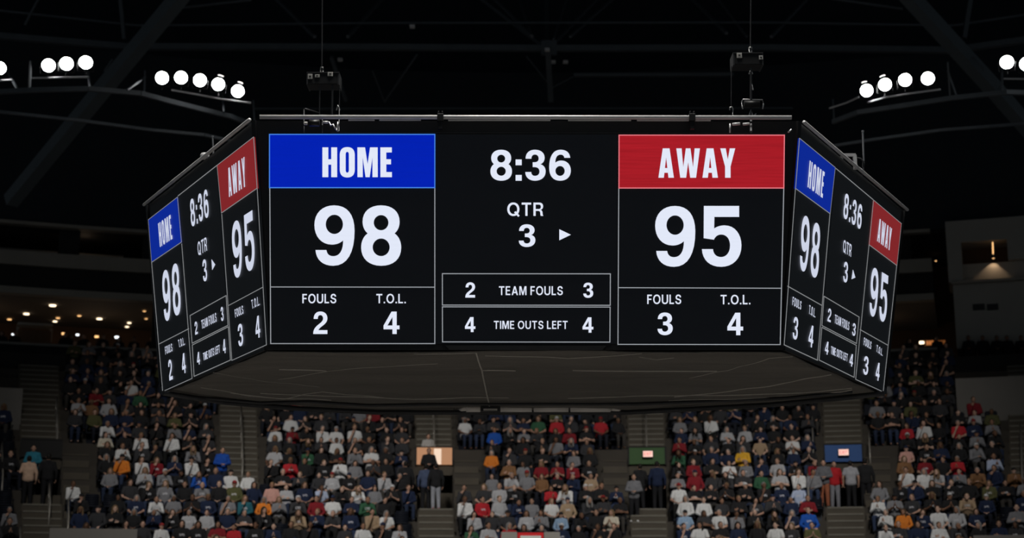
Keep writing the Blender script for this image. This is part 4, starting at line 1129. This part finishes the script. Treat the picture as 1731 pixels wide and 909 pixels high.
def hair_data(kind, c, rot):
    mb = MB(); c = Vector(c)
    P = lambda x, y, z: c + rot @ Vector((x, y, z))
    if kind == 'short':
        ball(mb, P(0, .026, .042), (.083, .092, .09), rot); ball(mb, P(0, .05, -.005), (.076, .062, .07), rot)
    elif kind == 'long':
        ball(mb, P(0, .026, .044), (.087, .095, .094), rot)
        for s in (-1, 1):
            chain(mb, [P(.062 * s, .02, .05), P(.078 * s, .03, -.05), P(.082 * s, .02, -.16), P(.07 * s, .0, -.23)], [.04, .038, .036, .02])
        chain(mb, [P(0, .07, .03), P(0, .085, -.08), P(0, .1, -.2)], [.06, .06, .045])
    elif kind == 'cap':
        ball(mb, P(0, .018, .05), (.086, .098, .084), rot)
        for x in (-.045, -.022, 0, .022, .045): capsule(mb, P(x, -.06, .052), .01, P(x * .9, -.15 + abs(x) * .5, .04), .008, 8)
        ball(mb, P(0, .06, -.01), (.07, .045, .05), rot)
    return mb

def make_pose(pose):
    """returns meshes of one posed figure: body, long shirt, short shirt, trousers, shoes, three kinds of hair"""
    sit = pose['sit']
    lean = pose.get('lean', 0.0)
    hip = V3(0, 0, .56) if sit else V3(0, 0, .92)
    T = Matrix.Rotation(lean, 3, 'X')          # leaning forward turns the trunk towards -Y
    B = lambda x, y, z: hip + T @ Vector((x, y, z))
    sh = {s: B(.178 * s, .0, .47) for s in (-1, 1)}
    neck = B(0, .005, .5); hc = B(0, -.02, .665)
    hrot = Matrix.Rotation(lean * .35 + pose.get('nod', -.05), 3, 'X') @ Matrix.Rotation(pose.get('turn', 0), 3, 'Z')
    el, wr = pose['el'], pose['wr']
    el = {s: hip + Vector(el[s]) for s in (-1, 1)}; wr = {s: hip + Vector(wr[s]) for s in (-1, 1)}
    if sit:
        kn = {s: V3(.13 * s + pose.get('knee', 0) * s, -.46, .53) for s in (-1, 1)}
        an = {s: V3(.12 * s + pose.get('knee', 0) * s * 1.2, -.44 + pose.get('tuck', 0), .09) for s in (-1, 1)}
        hj = {s: V3(.09 * s, -.02, .55) for s in (-1, 1)}
    else:
        st = pose.get('stride', 0)
        hj = {s: V3(.09 * s, 0, .9) for s in (-1, 1)}
        kn = {s: V3(.1 * s, -.03 - st * s * .16, .49) for s in (-1, 1)}
        an = {s: V3(.11 * s, .02 - st * s * .2, .09 + (.05 if st and s < 0 else 0)) for s in (-1, 1)}
    def trunk(mb, e):
        for s in (-1, 0, 1):
            chain(mb, [B(.07 * s, 0, .0), B(.062 * s, .0, .14), B(.078 * s, -.005, .3), B(.09 * s, .0, .42)], [.118 + e, .105 + e, .112 + e, .085 + e])
        capsule(mb, sh[-1], .058 + e, sh[1], .058 + e)
        chain(mb, [B(-.09, .0, .47), B(0, .012, .51), B(.09, .0, .47)], [.06 + e, .066 + e, .06 + e])
    def arms(mb, e, f=1.0):
        for s in (-1, 1):
            if f >= 1: chain(mb, [sh[s], el[s], wr[s]], [.056 + e, .043 + e, .029 + e * 1.2])
            else: chain(mb, [sh[s], sh[s].lerp(el[s], f)], [.056 + e, .05 + e * 1.5])
    def legs(mb, e):
        for s in (-1, 1): chain(mb, [hj[s], kn[s], an[s]], [.085 + e, .06 + e, .042 + e * 1.3])
    mb = MB(); trunk(mb, 0); arms(mb, 0); legs(mb, 0)
    capsule(mb, neck, .058, hc - hrot @ Vector((0, -.01, .03)), .052)
    head(mb, hc, hrot)
    for s in (-1, 1):
        d = (wr[s] - el[s]).normalized()
        if 'hd' in pose: d = Vector(pose['hd'][s])
        hand(mb, wr[s], d, pose.get('hup', {}).get(s, (0, .3, 1)), s, pose.get('curl', .5))
        capsule(mb, an[s] + V3(0, .03, -.045), .035, an[s] + V3(.01 * s, -.15, -.055), .03)
    out = {'body': fuse(mb, 'person', .0075, 4200, M['skin'])}
    mb = MB(); trunk(mb, .016); arms(mb, .013)
    ball(mb, B(0, 0, -.02), (.185, .135, .1)); capsule(mb, neck, .066, neck + V3(0, 0, .015), .062)
    out['long'] = fuse(mb, 'shirt', .011, 1700, M['cloth'])
    mb = MB(); trunk(mb, .016); arms(mb, .016, .62)
    ball(mb, B(0, 0, -.02), (.185, .135, .1)); capsule(mb, neck, .064, neck + V3(0, 0, .008), .06)
    out['short'] = fuse(mb, 'shirt', .011, 1500, M['cloth'])
    mb = MB(); legs(mb, .017); ball(mb, hip + V3(0, .0, -.0), (.17, .128, .11))
    out['trousers'] = fuse(mb, 'trousers', .011, 1100, M['plain_cloth'])
    mb = MB()
    for s in (-1, 1):
        capsule(mb, an[s] + V3(0, .03, -.04), .047, an[s] + V3(.012 * s, -.16, -.05), .04)
        ball(mb, an[s] + V3(.005 * s, -.06, -.075), (.045, .13, .016))
    out['shoes'] = fuse(mb, 'shoes', .011, 500, M['plain_cloth'])
    for kd in ('short', 'long', 'cap'):
        out['hair_' + kd] = fuse(hair_data(kd, hc, hrot), 'cap' if kd == 'cap' else 'hair', .011, 600, M['hair'])
    return out

POSES = [
    dict(sit=1, act='hands in lap', el={-1: (-.27, -.06, .2), 1: (.27, -.06, .2)}, wr={-1: (-.1, -.29, .1), 1: (.1, -.29, .1)}, hd={-1: (.75, -.6, -.1), 1: (-.75, -.6, -.1)}, nod=.05),
    dict(sit=1, act='arms folded', el={-1: (-.27, -.1, .22), 1: (.27, -.1, .22)}, wr={-1: (.0, -.22, .24), 1: (0, -.2, .29)}, hd={-1: (1, -.05, .1), 1: (-1, -.05, .05)}, hup={-1: (0, -1, 0), 1: (0, -1, 0)}, nod=-.08, turn=.25),
    dict(sit=1, act='leaning forward', lean=.42, el={-1: (-.24, -.36, .14), 1: (.24, -.36, .14)}, wr={-1: (-.05, -.52, .2), 1: (.05, -.52, .2)}, hd={-1: (.5, -.6, .2), 1: (-.5, -.6, .2)}, nod=-.35),
    dict(sit=1, act='hands clasped at chest', el={-1: (-.25, -.1, .2), 1: (.25, -.1, .2)}, wr={-1: (-.045, -.31, .32), 1: (.045, -.31, .32)}, hd={-1: (.25, -.3, .9), 1: (-.25, -.3, .9)}, hup={-1: (-1, 0, 0), 1: (1, 0, 0)}, curl=.2, turn=-.2),
    dict(sit=1, act='hands on knees', el={-1: (-.28, -.12, .2), 1: (.28, -.12, .2)}, wr={-1: (-.17, -.38, .1), 1: (.17, -.38, .1)}, hd={-1: (.1, -1, -.2), 1: (-.1, -1, -.2)}, knee=.05, nod=-.1, turn=-.3),
    dict(sit=1, act='one hand raised to chin', lean=.12, el={-1: (-.2, -.3, .12), 1: (.26, -.1, .2)}, wr={-1: (-.07, -.25, .42), 1: (.02, -.3, .11)}, hd={-1: (.35, .1, .9), 1: (-.8, -.5, 0)}, hup={-1: (0, -1, .2), 1: (0, .3, 1)}, nod=.0, turn=.15),
    dict(sit=0, act='arms hanging', el={-1: (-.27, .03, .2), 1: (.27, .03, .2)}, wr={-1: (-.27, -.05, -.03), 1: (.27, -.05, -.03)}, hup={-1: (-1, 0, 0), 1: (1, 0, 0)}, curl=.6),
    dict(sit=0, act='hands together', el={-1: (-.27, -.02, .2), 1: (.27, -.02, .2)}, wr={-1: (-.09, -.24, .16), 1: (.09, -.24, .16)}, hd={-1: (.8, -.4, 0), 1: (-.8, -.4, 0)}),
    dict(sit=0, act='walking', stride=.8, lean=.06, el={-1: (-.26, -.08, .2), 1: (.26, .1, .2)}, wr={-1: (-.22, -.24, .04), 1: (.26, .06, -.03)}, hup={-1: (-1, 0, 0), 1: (1, 0, 0)}, curl=.6),
]
FIG = [make_pose(p) for p in POSES]

COL = {'white': (.62, .62, .61), 'light grey': (.38, .38, .39), 'grey': (.19, .19, .2), 'charcoal': (.035, .035, .038), 'black': (.014, .014, .015), 'navy': (.012, .02, .05), 'dark red': (.2, .012, .018), 'red': (.42, .02, .028),
       'blue': (.012, .08, .38), 'orange': (.68, .2, .025), 'yellow': (.66, .36, .03), 'tan': (.34, .24, .15), 'brown': (.2, .1, .045), 'teal': (.02, .11, .14), 'olive': (.09, .09, .035), 'light blue': (.25, .36, .5), 'pink': (.55, .3, .25), 'cream': (.55, .5, .4), 'green': (.03, .1, .05), 'pale blue': (.4, .46, .6)}
GAR = {'long': ('sweater', 'jacket', 'top'), 'short': ('T-shirt', 'shirt')}
SKIN = [(.5, .3, .22), (.46, .27, .19), (.56, .36, .27), (.3, .16, .1), (.15, .075, .045), (.38, .22, .15)]
HCOL = [(.012, .009, .007), (.03, .018, .01), (.07, .04, .02), (.16, .1, .05), (.2, .19, .18)]
DARKS = ['black'] * 22 + ['charcoal'] * 9 + ['navy'] * 8 + ['grey', 'grey', 'dark red', 'olive', 'brown', 'green']
LEGC = [(.012, .014, .022), (.02, .03, .06), (.012, .012, .012), (.05, .045, .04), (.03, .045, .09)]
def ordinal(n):
    return ['zeroth', 'first', 'second', 'third', 'fourth', 'fifth', 'sixth', 'seventh', 'eighth', 'ninth', 'tenth', 'eleventh', 'twelfth', 'thirteenth', 'fourteenth', 'fifteenth', 'sixteenth', 'seventeenth', 'eighteenth', 'nineteenth', 'twentieth'][n]
AISLE_NAME = ['far-left stairs', 'railed stairs', 'tan-panel entrance', 'exit-sign entrance', 'blue-panel entrance', 'far-right stairs']

# seats: one entry per place
PITCH_S = .6
seats = []
for k in range(-1, NROW):
    R = Rk(k)
    al = [0, 2, 3, 4] if k < 5 else [0, 1, 2, 3, 4, 5]
    for sec in range(len(al) + 1):
        ia = al[sec - 1] if sec > 0 else None
        ib = al[sec] if sec < len(al) else None
        a0 = -EDGE if ia is None else AISLE[ia] + AH
        a1 = EDGE if ib is None else AISLE[ib] - AH
        if 4 <= k <= 8:
            if SIDE.get(ia, 0) > 0: a0 += SIDE_W
            if SIDE.get(ib, 0) < 0: a1 -= SIDE_W
        n = int((a1 - a0) * R / PITCH_S - .15)
        off = ((a1 - a0) * R - n * PITCH_S) / 2
        for j in range(n):
            th = a0 + (off + (j + .5) * PITCH_S) / R
            p = bowl(R, th, Zk(k))
            x, y = project(p + Vector((0, 0, 1.0)))
            if not (-45 < x < IW + 45 and y < IH + 22): continue
            if (x > 1604 and k >= 11) or (x < 44 and k >= 10): continue
            if ib is None or (ia is not None and j < n / 2): where = (AISLE_NAME[ia], 'right', j + 1)
            else: where = (AISLE_NAME[ib], 'left', n - j)
            seats.append(dict(k=k, th=th, p=p, x=x, y=y, where=where, who=None, col=None))
# bottom left block stays mostly empty, as does a strip of the corner block
SAL = '''194 786 orange|142 800 white|161 729 white|175 749 cream|204 770 white|241 742 white|257 809 light grey|269 847 white|271 891 white|121 817 grey|172 865 charcoal|247 789 white|225 655 white|195 689 light grey|136 681 light grey|114 795 blue|277 785 dark red|9 880 grey
331 780 white|327 795 blue|398 804 white|426 810 white|494 789 red|448 831 pink|441 854 orange|413 844 teal|476 825 light grey|549 829 pale blue|570 810 light grey|565 853 white|538 853 dark red|315 868 light grey|362 877 light grey|339 829 grey|374 844 grey|354 900 dark red|379 900 red|494 863 charcoal|509 880 tan|494 711 white|448 738 white|538 738 white|558 742 white|558 755 white|470 767 light grey|583 785 white|306 747 white|564 886 charcoal
617 775 white|605 829 white|624 856 green|652 871 white|620 886 tan|629 902 white|675 900 light grey|647 810 light grey|685 832 navy|790 857 white|818 855 red|784 888 light grey|848 832 light grey|845 851 light grey|760 847 charcoal|824 810 grey|851 807 light grey|836 735 blue|789 732 white|589 740 white|824 782 orange|837 903 light grey|868 900 red
889 732 grey|935 717 red|966 735 dark red|1006 718 red|944 758 grey|879 791 grey|908 792 dark red|940 792 dark red|988 811 tan|905 815 brown|923 837 red|948 837 white|962 856 tan|897 856 grey|931 859 white|898 880 light grey|960 887 light blue|1049 877 cream|991 841 black|1021 877 black|990 874 black|1138 812 grey|1141 829 white|1145 854 white|1147 888 light blue|1166 814 dark red|1147 715 grey|1047 844 navy
1170 810 dark red|1169 743 grey|1194 715 white|1224 742 light grey|1272 775 yellow|1268 742 light grey|1296 757 tan|1349 757 white|1218 794 white|1241 792 grey|1312 792 light grey|1308 811 light grey|1331 810 white|1345 831 pale blue|1383 856 dark red|1179 859 white|1206 860 charcoal|1207 888 white|1259 859 black|1287 853 charcoal|1321 859 navy|1300 903 white|1182 903 white|1357 859 blue|1435 699 white|1453 853 white
1512 729 red|1560 724 white|1607 717 red|1654 707 light grey|1478 699 grey|1438 698 white|1648 738 grey|1529 764 pink|1545 782 brown|1508 807 white|1539 806 white|1603 803 light grey|1634 782 red|1632 801 grey|1674 788 pale blue|1461 853 white|1517 837 black|1511 883 orange|1487 871 white|1472 886 white|1540 880 navy|1572 880 white|1597 897 white|1487 903 red|1641 859 tan|1579 806 black|1718 859 grey|1620 865 light grey'''
for ln in SAL.replace('\n', '|').split('|'):
    a, b, c = ln.split(' ', 2)
    a, b = float(a), float(b)
    best = min((s for s in seats if s['col'] is None), key=lambda s: (s['x'] - a) ** 2 + ((s['y'] - b) * 1.2) ** 2)
    if (best['x'] - a) ** 2 + (best['y'] - b) ** 2 < 34 ** 2: best['col'] = c
rng = random.Random(5)
def behind_board(x, y):
    if y > 697: return False
    if 640 <= x <= 1062: return y < 690
    if 274 < x < 640: return y < 662 + (x - 274) / 366 * 30 - 8
    if 1062 < x < 1495: return y < 692 - (x - 1062) / 433 * 30 - 8
    return False
for s in seats:
    k = s['k']
    s['hid'] = behind_board(s['x'], s['y'] + 8)
    empty = rng.random() < .10
    if s['x'] < 92 and s['y'] > 800 and not (s['x'] < 28 and 850 < s['y'] < 900): empty = True
    if s['x'] < 60 and s['y'] < 800: empty = rng.random() < .75
    if 760 < s['x'] < 900 and 745 < s['y'] < 775: empty = rng.random() < .4
    if s['x'] > 1615 and s['y'] < 700: empty = rng.random() < .6
    if s['col'] is None and empty: continue
    f = dict(pose=rng.choice((0, 0, 1, 2, 3, 4, 5)), sleeve='long' if rng.random() < .68 else 'short', col=s['col'] or rng.choice(DARKS), dth=rng.uniform(-.35, .35), sc=rng.uniform(.9, 1.06),
             skin=rng.choice(SKIN), hair=rng.choice(('short', 'short', 'short', 'long', 'long', 'cap')), hcol=rng.choice(HCOL), leg=rng.choice(LEGC), pr=1.0 if rng.random() < .35 else 0.0)
    if f['hair'] == 'cap': f['hcol'] = rng.choice([(.012, .012, .014), (.012, .02, .05), (.25, .02, .02), (.5, .5, .5)])
    f['gar'] = rng.choice(GAR[f['sleeve']]); f['jz'] = (1 - f['sc']) * .5 + .012; f['jx'] = rng.uniform(-.07, .07); f['jy'] = rng.uniform(-.07, .02)
    s['who'] = f
shown = [s for s in seats if not s['hid'] and -14 < s['x'] < IW + 14 and s['y'] < IH + 8]
def seat_word(s):
    ai, sd, n = s['where']
    return '%s row, %s seat %s of the %s' % (ordinal(s['k'] + 2), ordinal(n), sd, ai)

# seats ---------------------------------------------------------------
def seat_parts():
    pan = MB(); 
    pan.hexa([(-.23, -.24, .40), (.23, -.24, .40), (.23, .2, .37), (-.23, .2, .37)], [(-.23, -.24, .445), (.23, -.24, .445), (.23, .2, .415), (-.23, .2, .415)])
    back = MB()
    prev = None
    for i in range(6):
        z0, z1 = .42 + i * .075, .42 + (i + 1) * .075
        y0, y1 = .19 + i * .018, .19 + (i + 1) * .018
        w0 = .235 - (.03 if i == 0 else 0); w1 = .235 - (.04 if i == 5 else 0)
        back.hexa([(-w0, y0, z0), (w0, y0, z0), (w0, y0 + .04, z0), (-w0, y0 + .04, z0)], [(-w1, y1, z1), (w1, y1, z1), (w1, y1 + .04, z1), (-w1, y1 + .04, z1)])
    arm = []
    for s in (-1, 1):
        a = MB(); a.box((s * .27, -.02, .6), (.022, .19, .018)); a.box((s * .27, .16, .48), (.015, .03, .13)); arm.append(a)
    leg = MB(); leg.box((0, .14, .2), (.2, .03, .2)); leg.box((0, .05, .015), (.2, .16, .015))
    return pan, back, arm, leg
pan, back, arm, leg = seat_parts()
whole = MB()
for q in [pan, back, leg] + arm: whole.add(q.v, q.f)
SEATG = 'navy folding seats of the stands'
seat0 = thing('stadium_seat', 'navy seat', 'seat', (0, 0, 0), 0, SEATG)
pan.build('seat_pan', M['seat'], seat0, bevel=.012); back.build('backrest', M['seat'], seat0, True)
for a in arm: a.build('armrest', M['seat'], seat0)
leg.build('pedestal', M['seat_metal'], seat0)
seat1 = whole.build('stadium_seat', M['seat'])
first0, first1 = True, True
def seat_order(s): return s['p'].y
vis = sorted(shown, key=seat_order)
n_ind = 0
rest_seats, rest_people = [], []
ind_people = []
for s in vis:
    if n_ind < 296:
        n_ind += 1
        if s['who'] is None:
            if first0: o = seat0; first0 = False
            else:
                o = seat0.copy(); C.objects.link(o)
                for ch in list(seat0.children):
                    c = ch.copy(); C.objects.link(c); c.parent = o
            lab = 'empty navy seat, ' + seat_word(s)
        else:
            if first1: o = seat1; first1 = False
            else: o = seat1.copy(); C.objects.link(o)
            lab = 'navy seat under a spectator, ' + seat_word(s)
        o.location = s['p']; o.rotation_euler = (0, 0, -s['th'])
        tag(o, lab, 'seat', SEATG)
    else: rest_seats.append(s)
rest_seats += [s for s in seats if s not in vis]
bv = np.array(whole.v); bf = whole.f
mv, mf = [], []
for s in rest_seats:
    c, n = math.cos(-s['th']), math.sin(-s['th'])
    q = np.stack([bv[:, 0] * c - bv[:, 1] * n + s['p'].x, bv[:, 0] * n + bv[:, 1] * c + s['p'].y, bv[:, 2] + s['p'].z], 1)
    b = len(mv) * len(bv)
    mv.append(q); mf += [tuple(b + i for i in f) for f in bf]
me = bpy.data.meshes.new('seating'); me.from_pydata(np.concatenate(mv).tolist(), [], mf); me.materials.append(M['seat'])
tag(link('seating', me), 'far rows of navy folding seats in the upper stands', 'seats', None, 'stuff')

# spectators ------------------------------------------------------------
TMPL = {}
def place_person(f, loc, rz, label, group=None, short_sleeve=None):
    key = (f['pose'], f['sleeve'], f['hair'])
    F = FIG[f['pose']]
    if key not in TMPL:
        o = bpy.data.objects.new('person', F['body'][0]); C.objects.link(o)
        ch = [('shirt', F[f['sleeve']][0]), ('trousers', F['trousers'][0]), ('shoes', F['shoes'][0]), ('cap' if f['hair'] == 'cap' else 'hair', F['hair_' + f['hair']][0])]
        kids = [link(n, m_, o) for n, m_ in ch]
        TMPL[key] = (o, kids)
    else:
        o0, k0 = TMPL[key]
        o = o0.copy(); C.objects.link(o); kids = []
        for c0 in k0:
            c = c0.copy(); C.objects.link(c); c.parent = o; kids.append(c)
    o.location = loc; o.rotation_euler = (0, 0, rz); o.scale = (f['sc'],) * 3
    o.color = (*f['skin'], 1)
    kids[0].color = (*f.get('rgb', COL[f['col']]), f['pr']); kids[1].color = (*f['leg'], 0); kids[2].color = (*f.get('shoe', (.03, .03, .035)), 0); kids[3].color = (*f['hcol'], 0)
    tag(o, label, 'person', group)
    return o
people = [s for s in vis if s['who']]
SPECG = 'spectators seated in the stands'
for i, s in enumerate(people):
    f = s['who']
    if i < 286:
        place_person(f, s['p'] + Vector((f['jx'], f['jy'], f['jz'])), -s['th'] + f['dth'], 'person in %s %s, %s' % (f['col'], f['gar'], seat_word(s)), SPECG)
    else: rest_people.append(s)
rest_people += [s for s in seats if s['who'] and s not in vis]
mv, mf, mc, nb = [], [], [], 0
def low_arrays(me):
    v = np.empty(len(me.vertices) * 3, 'f'); me.vertices.foreach_get('co', v)
    return v.reshape(-1, 3), [tuple(p.vertices) for p in me.polygons]
LOW = {}
for s in rest_people:
    f = s['who']; F = FIG[f['pose']]
    c, n = math.cos(-s['th'] + f['dth']), math.sin(-s['th'] + f['dth'])
    for key, col in (('body', f['skin']), (f['sleeve'], COL[f['col']]), ('trousers', f['leg']), ('hair_' + f['hair'], f['hcol'])):
        lk = (f['pose'], key)
        if lk not in LOW: LOW[lk] = low_arrays(F[key][1])
        v, fs = LOW[lk]; v = v * f['sc']
        mv.append(np.stack([v[:, 0] * c - v[:, 1] * n + s['p'].x + f['jx'], v[:, 0] * n + v[:, 1] * c + s['p'].y + f['jy'], v[:, 2] + s['p'].z + f['jz']], 1))
        mf += [tuple(nb + i for i in q) for q in fs]
        k_ = .97 if key == 'body' else .85
        mc.append(np.tile(np.array([*[q * k_ for q in col], 1.0], 'f'), (len(v), 1))); nb += len(v)
me = bpy.data.meshes.new('crowd'); me.from_pydata(np.concatenate(mv).tolist(), [], mf); me.materials.append(M['crowd'])
ca = me.color_attributes.new('garment', 'FLOAT_COLOR', 'POINT'); ca.data.foreach_set('color', np.concatenate(mc).ravel())
me.polygons.foreach_set('use_smooth', np.ones(len(me.polygons), bool))
tag(link('crowd', me), 'seated crowd filling the upper rows of the stands', 'crowd', None, 'stuff')
print('SEATS', len(seats), 'vis', len(vis), 'people', len(people), 'crowd', len(rest_people))

# people on their feet ----------------------------------------------------
def standing(x, y, k, pose, rz, col, label, leg=(.012, .012, .014), sleeve='long', hair='short', rgb=None, shoe=(.03, .03, .03), sc=1.0, z=None, skin=1, hcol=(.012, .01, .008)):
    """feet under photo column x on the tread k"""
    R = Rk(k)
    r = ray(x, y)
    th = 0
    for _ in range(6):
        d = BY + R * math.cos(th)
        X = r.x / r.y * d
        th = math.asin((X - BX) / R)
    kk = math.floor(k + .55)
    zz = (Zk(kk) if z is None else z)
    f = dict(pose=pose, sleeve=sleeve, hair=hair, col=col, sc=sc, skin=SKIN[skin], hcol=hcol, leg=leg, pr=0.0, shoe=shoe)
    if rgb: f['rgb'] = rgb
    return place_person(f, bowl(R, th, zz), -th + rz, label)
ZLAND = ZROW + RISE * (K_LAND - .5)
standing(50, 770, 4.7, 6, PI, 'orange', 'person seen from behind in white and orange shirt standing on the far-left landing', rgb=(.62, .42, .3), z=ZLAND)
structure(ring_solid([(Rk(5.2), ZLAND - .1), (Rk(5.2), ZLAND + .4), (Rk(6.2), ZLAND + .4), (Rk(6.2), ZLAND - .1)], AISLE[0] - AH, AISLE[0] + AH, 2).build('floor_tunnel_step_2', M['stair']))
standing(58, 742, 5.6, 7, 0, 'teal', 'person in teal top standing further up behind the orange and white shirt', rgb=(.03, .2, .28), z=ZLAND + .4, sc=1.03)
standing(82, 780, 4.75, 6, PI, 'black', 'tall person in black seen from behind beside the orange and white shirt', z=ZLAND, sc=1.06)
standing(375, 795, 5.0, 7, .1, 'blue', 'standing person in bright blue shirt below the slanting handrail', leg=(.015, .02, .04), rgb=(.012, .07, .36))
standing(720, 800, 4.9, 6, PI, 'blue', 'person in slate blue jacket seen from behind under the tan lit panel', rgb=(.06, .08, .14), z=ZLAND)
standing(737, 800, 4.6, 6, PI + .2, 'black', 'person in black jacket and pale trousers seen from behind under the tan panel', leg=(.3, .31, .34), shoe=(.4, .03, .03), z=ZLAND)
structure(ring_solid([(Rk(6.4), ZLAND - .1), (Rk(6.4), ZLAND + .72), (Rk(7.2), ZLAND + .72), (Rk(7.2), ZLAND - .1)], AISLE[2] - AH, AISLE[2] + AH, 2).build('floor_tunnel_step', M['stair']))
standing(725, 770, 6.75, 7, 0, 'black', 'dark-clothed person silhouetted against the tan lit panel', z=ZLAND + .72)
standing(724, 735, 8.6, 0, .2, 'light grey', 'person in pale top sitting on the upper stairs above the tan lit panel', rgb=(.4, .39, .37), leg=(.25, .25, .25), z=Zk(8) - .15, sc=.95)
standing(686, 790, 4.4, 6, PI, 'black', 'person in dark clothes standing left of the pair under the tan panel', sc=1.03)
standing(1082, 815, 5.0, 6, PI + .3, 'black', 'left dark-clothed figure standing in the tunnel under the exit sign', z=ZLAND)
standing(1111, 815, 4.8, 6, PI, 'navy', 'right dark-clothed figure standing in the tunnel under the exit sign', z=ZLAND, sc=1.04)
standing(1072, 850, 3.0, 7, 0, 'grey', 'person in grey top and black trousers standing on the steps below the tunnel', rgb=(.16, .16, .17), shoe=(.6, .6, .6))
standing(1410, 800, 4.9, 6, .15, 'red', 'person in red jersey standing in front of the blue panel', rgb=(.4, .015, .02), leg=(.2, .2, .22), z=ZLAND)
standing(1438, 805, 4.8, 6, PI, 'grey', 'person in grey shirt standing with back turned before the blue panel', rgb=(.32, .32, .34), sleeve='short', z=ZLAND)
standing(1463, 805, 4.85, 6, PI, 'black', 'person in black standing right of the grey shirt before the blue panel', z=ZLAND, sc=1.05)
standing(1393, 815, 4.1, 7, 0, 'grey', 'person in dark grey top behind the pale handrail at right', rgb=(.12, .12, .13), leg=(.3, .1, .05))
# dark figures behind the rails of the suites
i = 0
for x, y, lab in ((4, 552, 'dark figure at the far left end of the suite rail'), (27, 548, 'dark figure left of the suite bar'), (112, 548, 'dark figure right of the suite bar'), (120, 556, 'shorter dark figure beside the one right of the suite bar'), (143, 552, 'dark figure below the amber suite lamp'),
                  (176, 553, 'dark figure in the middle of the left suite'), (203, 550, 'dark figure near the close pair of suite lamps'), (228, 556, 'dark figure at the suite rail beside the left screen'), (258, 554, 'dark figure half hidden by the left screen'),
                  (1535, 555, 'dark silhouette standing in the right suite left of the round lamp'), (1583, 560, 'dark silhouette behind the amber shelf in the right suite')):
    p = pz(x, y, RS + .9); th = math.radians(theta(p))
    f = dict(pose=6 if i % 2 else 7, sleeve='long', hair='long' if i % 3 == 0 else 'short', col='black', sc=.95 + .03 * (i % 3), skin=SKIN[i % 4], hcol=HCOL[i % 3], leg=LEGC[2], pr=0.0)
    place_person(f, Vector((p.x, p.y, zr - .95)), -th + (.4 if i % 2 else -.3), lab, 'dark figures in the suites'); i += 1
for x, lab in ((1636, 'leftmost dark head above the grey parapet at right'), (1660, 'second dark head above the grey parapet at right'), (1684, 'third dark head above the grey parapet at right'), (1701, 'fourth dark head above the grey parapet at right'), (1725, 'dark head at the right edge above the grey parapet')):
    p = pz(x, 560, RB - .35); th = math.radians(theta(p))
    f = dict(pose=7 if i % 2 else 6, sleeve='long', hair='short', col='black', sc=.98, skin=SKIN[3], hcol=HCOL[0], leg=LEGC[2], pr=0.0)
    ztop = pz(x, 565, RB - .35).z
    place_person(f, Vector((p.x, p.y, ztop - 1.72)), -th, lab, 'dark heads above the grey parapet'); i += 1
structure(ring_solid([(RB - .6, 0), (RB - .6, ztop - 1.74), (RB + 1.5, ztop - 1.74), (RB + 1.5, 0)], R_(tb0 + .2), R_(tb1), 6).build('floor_right_gallery', M['dark_wall']))
# red banner on the front rail
q = at_depth(897, 905, BY + ROW0 - 1.55)
t = thing('banner', 'red banner with white field between pale placards hung on the front rail at bottom centre', 'banner', q)
MB().box((0, 0, -.14), (.42, .012, .24)).build('cloth', M['red_banner'], t)
MB().box((0, -.02, -.2), (.34, .006, .2)).build('white_field', M['white_paint'], t)
for sx in (-1, 1): MB().box((sx * .7, 0, -.12), (.26, .012, .24)).build('side_placard', M['greywall'], t)
# ------------------------------------------------------------------ light
W = bpy.data.worlds.new('ambient_fill'); SC.world = W; W.use_nodes = True
bg = W.node_tree.nodes['Background']; bg.inputs['Color'].default_value = (.75, .88, 1, 1); bg.inputs['Strength'].default_value = .06  # even fill light added to lift the dark steel and stands
def area(name, loc, aim, size, power, col=(1, 1, 1), spread=120, sy=None):
    l = bpy.data.lights.new(name, 'AREA'); l.energy = power; l.color = col; l.size = size; l.spread = R_(spread)
    if sy: l.shape = 'RECTANGLE'; l.size_y = sy
    o = bpy.data.objects.new(name, l); C.objects.link(o); o.location = loc
    o.rotation_euler = (Vector(aim) - Vector(loc)).to_track_quat('-Z', 'Y').to_euler()
area('court_light', (0, 22, 40), (0, 22, 0), 14, 2300, (1, .97, .92), 70)  # unseen area light added so the court bounces onto the board's underside
area('stand_fill_left', (-9, 24, 31), (-7, 53, 9.5), 5, 380, (1, .97, .93), 42)  # this and the next: unseen area lights added to brighten the crowd
area('stand_fill_right', (10, 24, 31), (8, 53, 9.5), 5, 380, (1, .97, .93), 42)

def point(name, loc, e, col=(1, .72, .48)):
    l = bpy.data.lights.new(name, 'POINT'); l.energy = e; l.color = col; l.shadow_soft_size = .03
    o = bpy.data.objects.new(name, l); C.objects.link(o); o.location = loc
for i, a in enumerate((-22, -17.5, -13.5, 14)):
    point('suite_fill', bowl(RS + 4, R_(a), zr + .6), 9)  # unseen points added to brighten the suite ceiling and walls
for a in (-18.2, -13.2):
    point('upper_suite_fill', bowl(RS + 1.6, R_(a), zr + 5.0), 2)  # added fill points, no fixture, lifting the upper suite walls
SC.view_settings.view_transform = 'Standard'
SC.view_settings.look = 'None'
SC.view_settings.gamma = 1
SC.view_settings.exposure = 0
SC.view_settings.use_curve_mapping = False
SC.cycles.use_denoising = True
SC.cycles.max_bounces = 6
SC.cycles.sample_clamp_indirect = 3
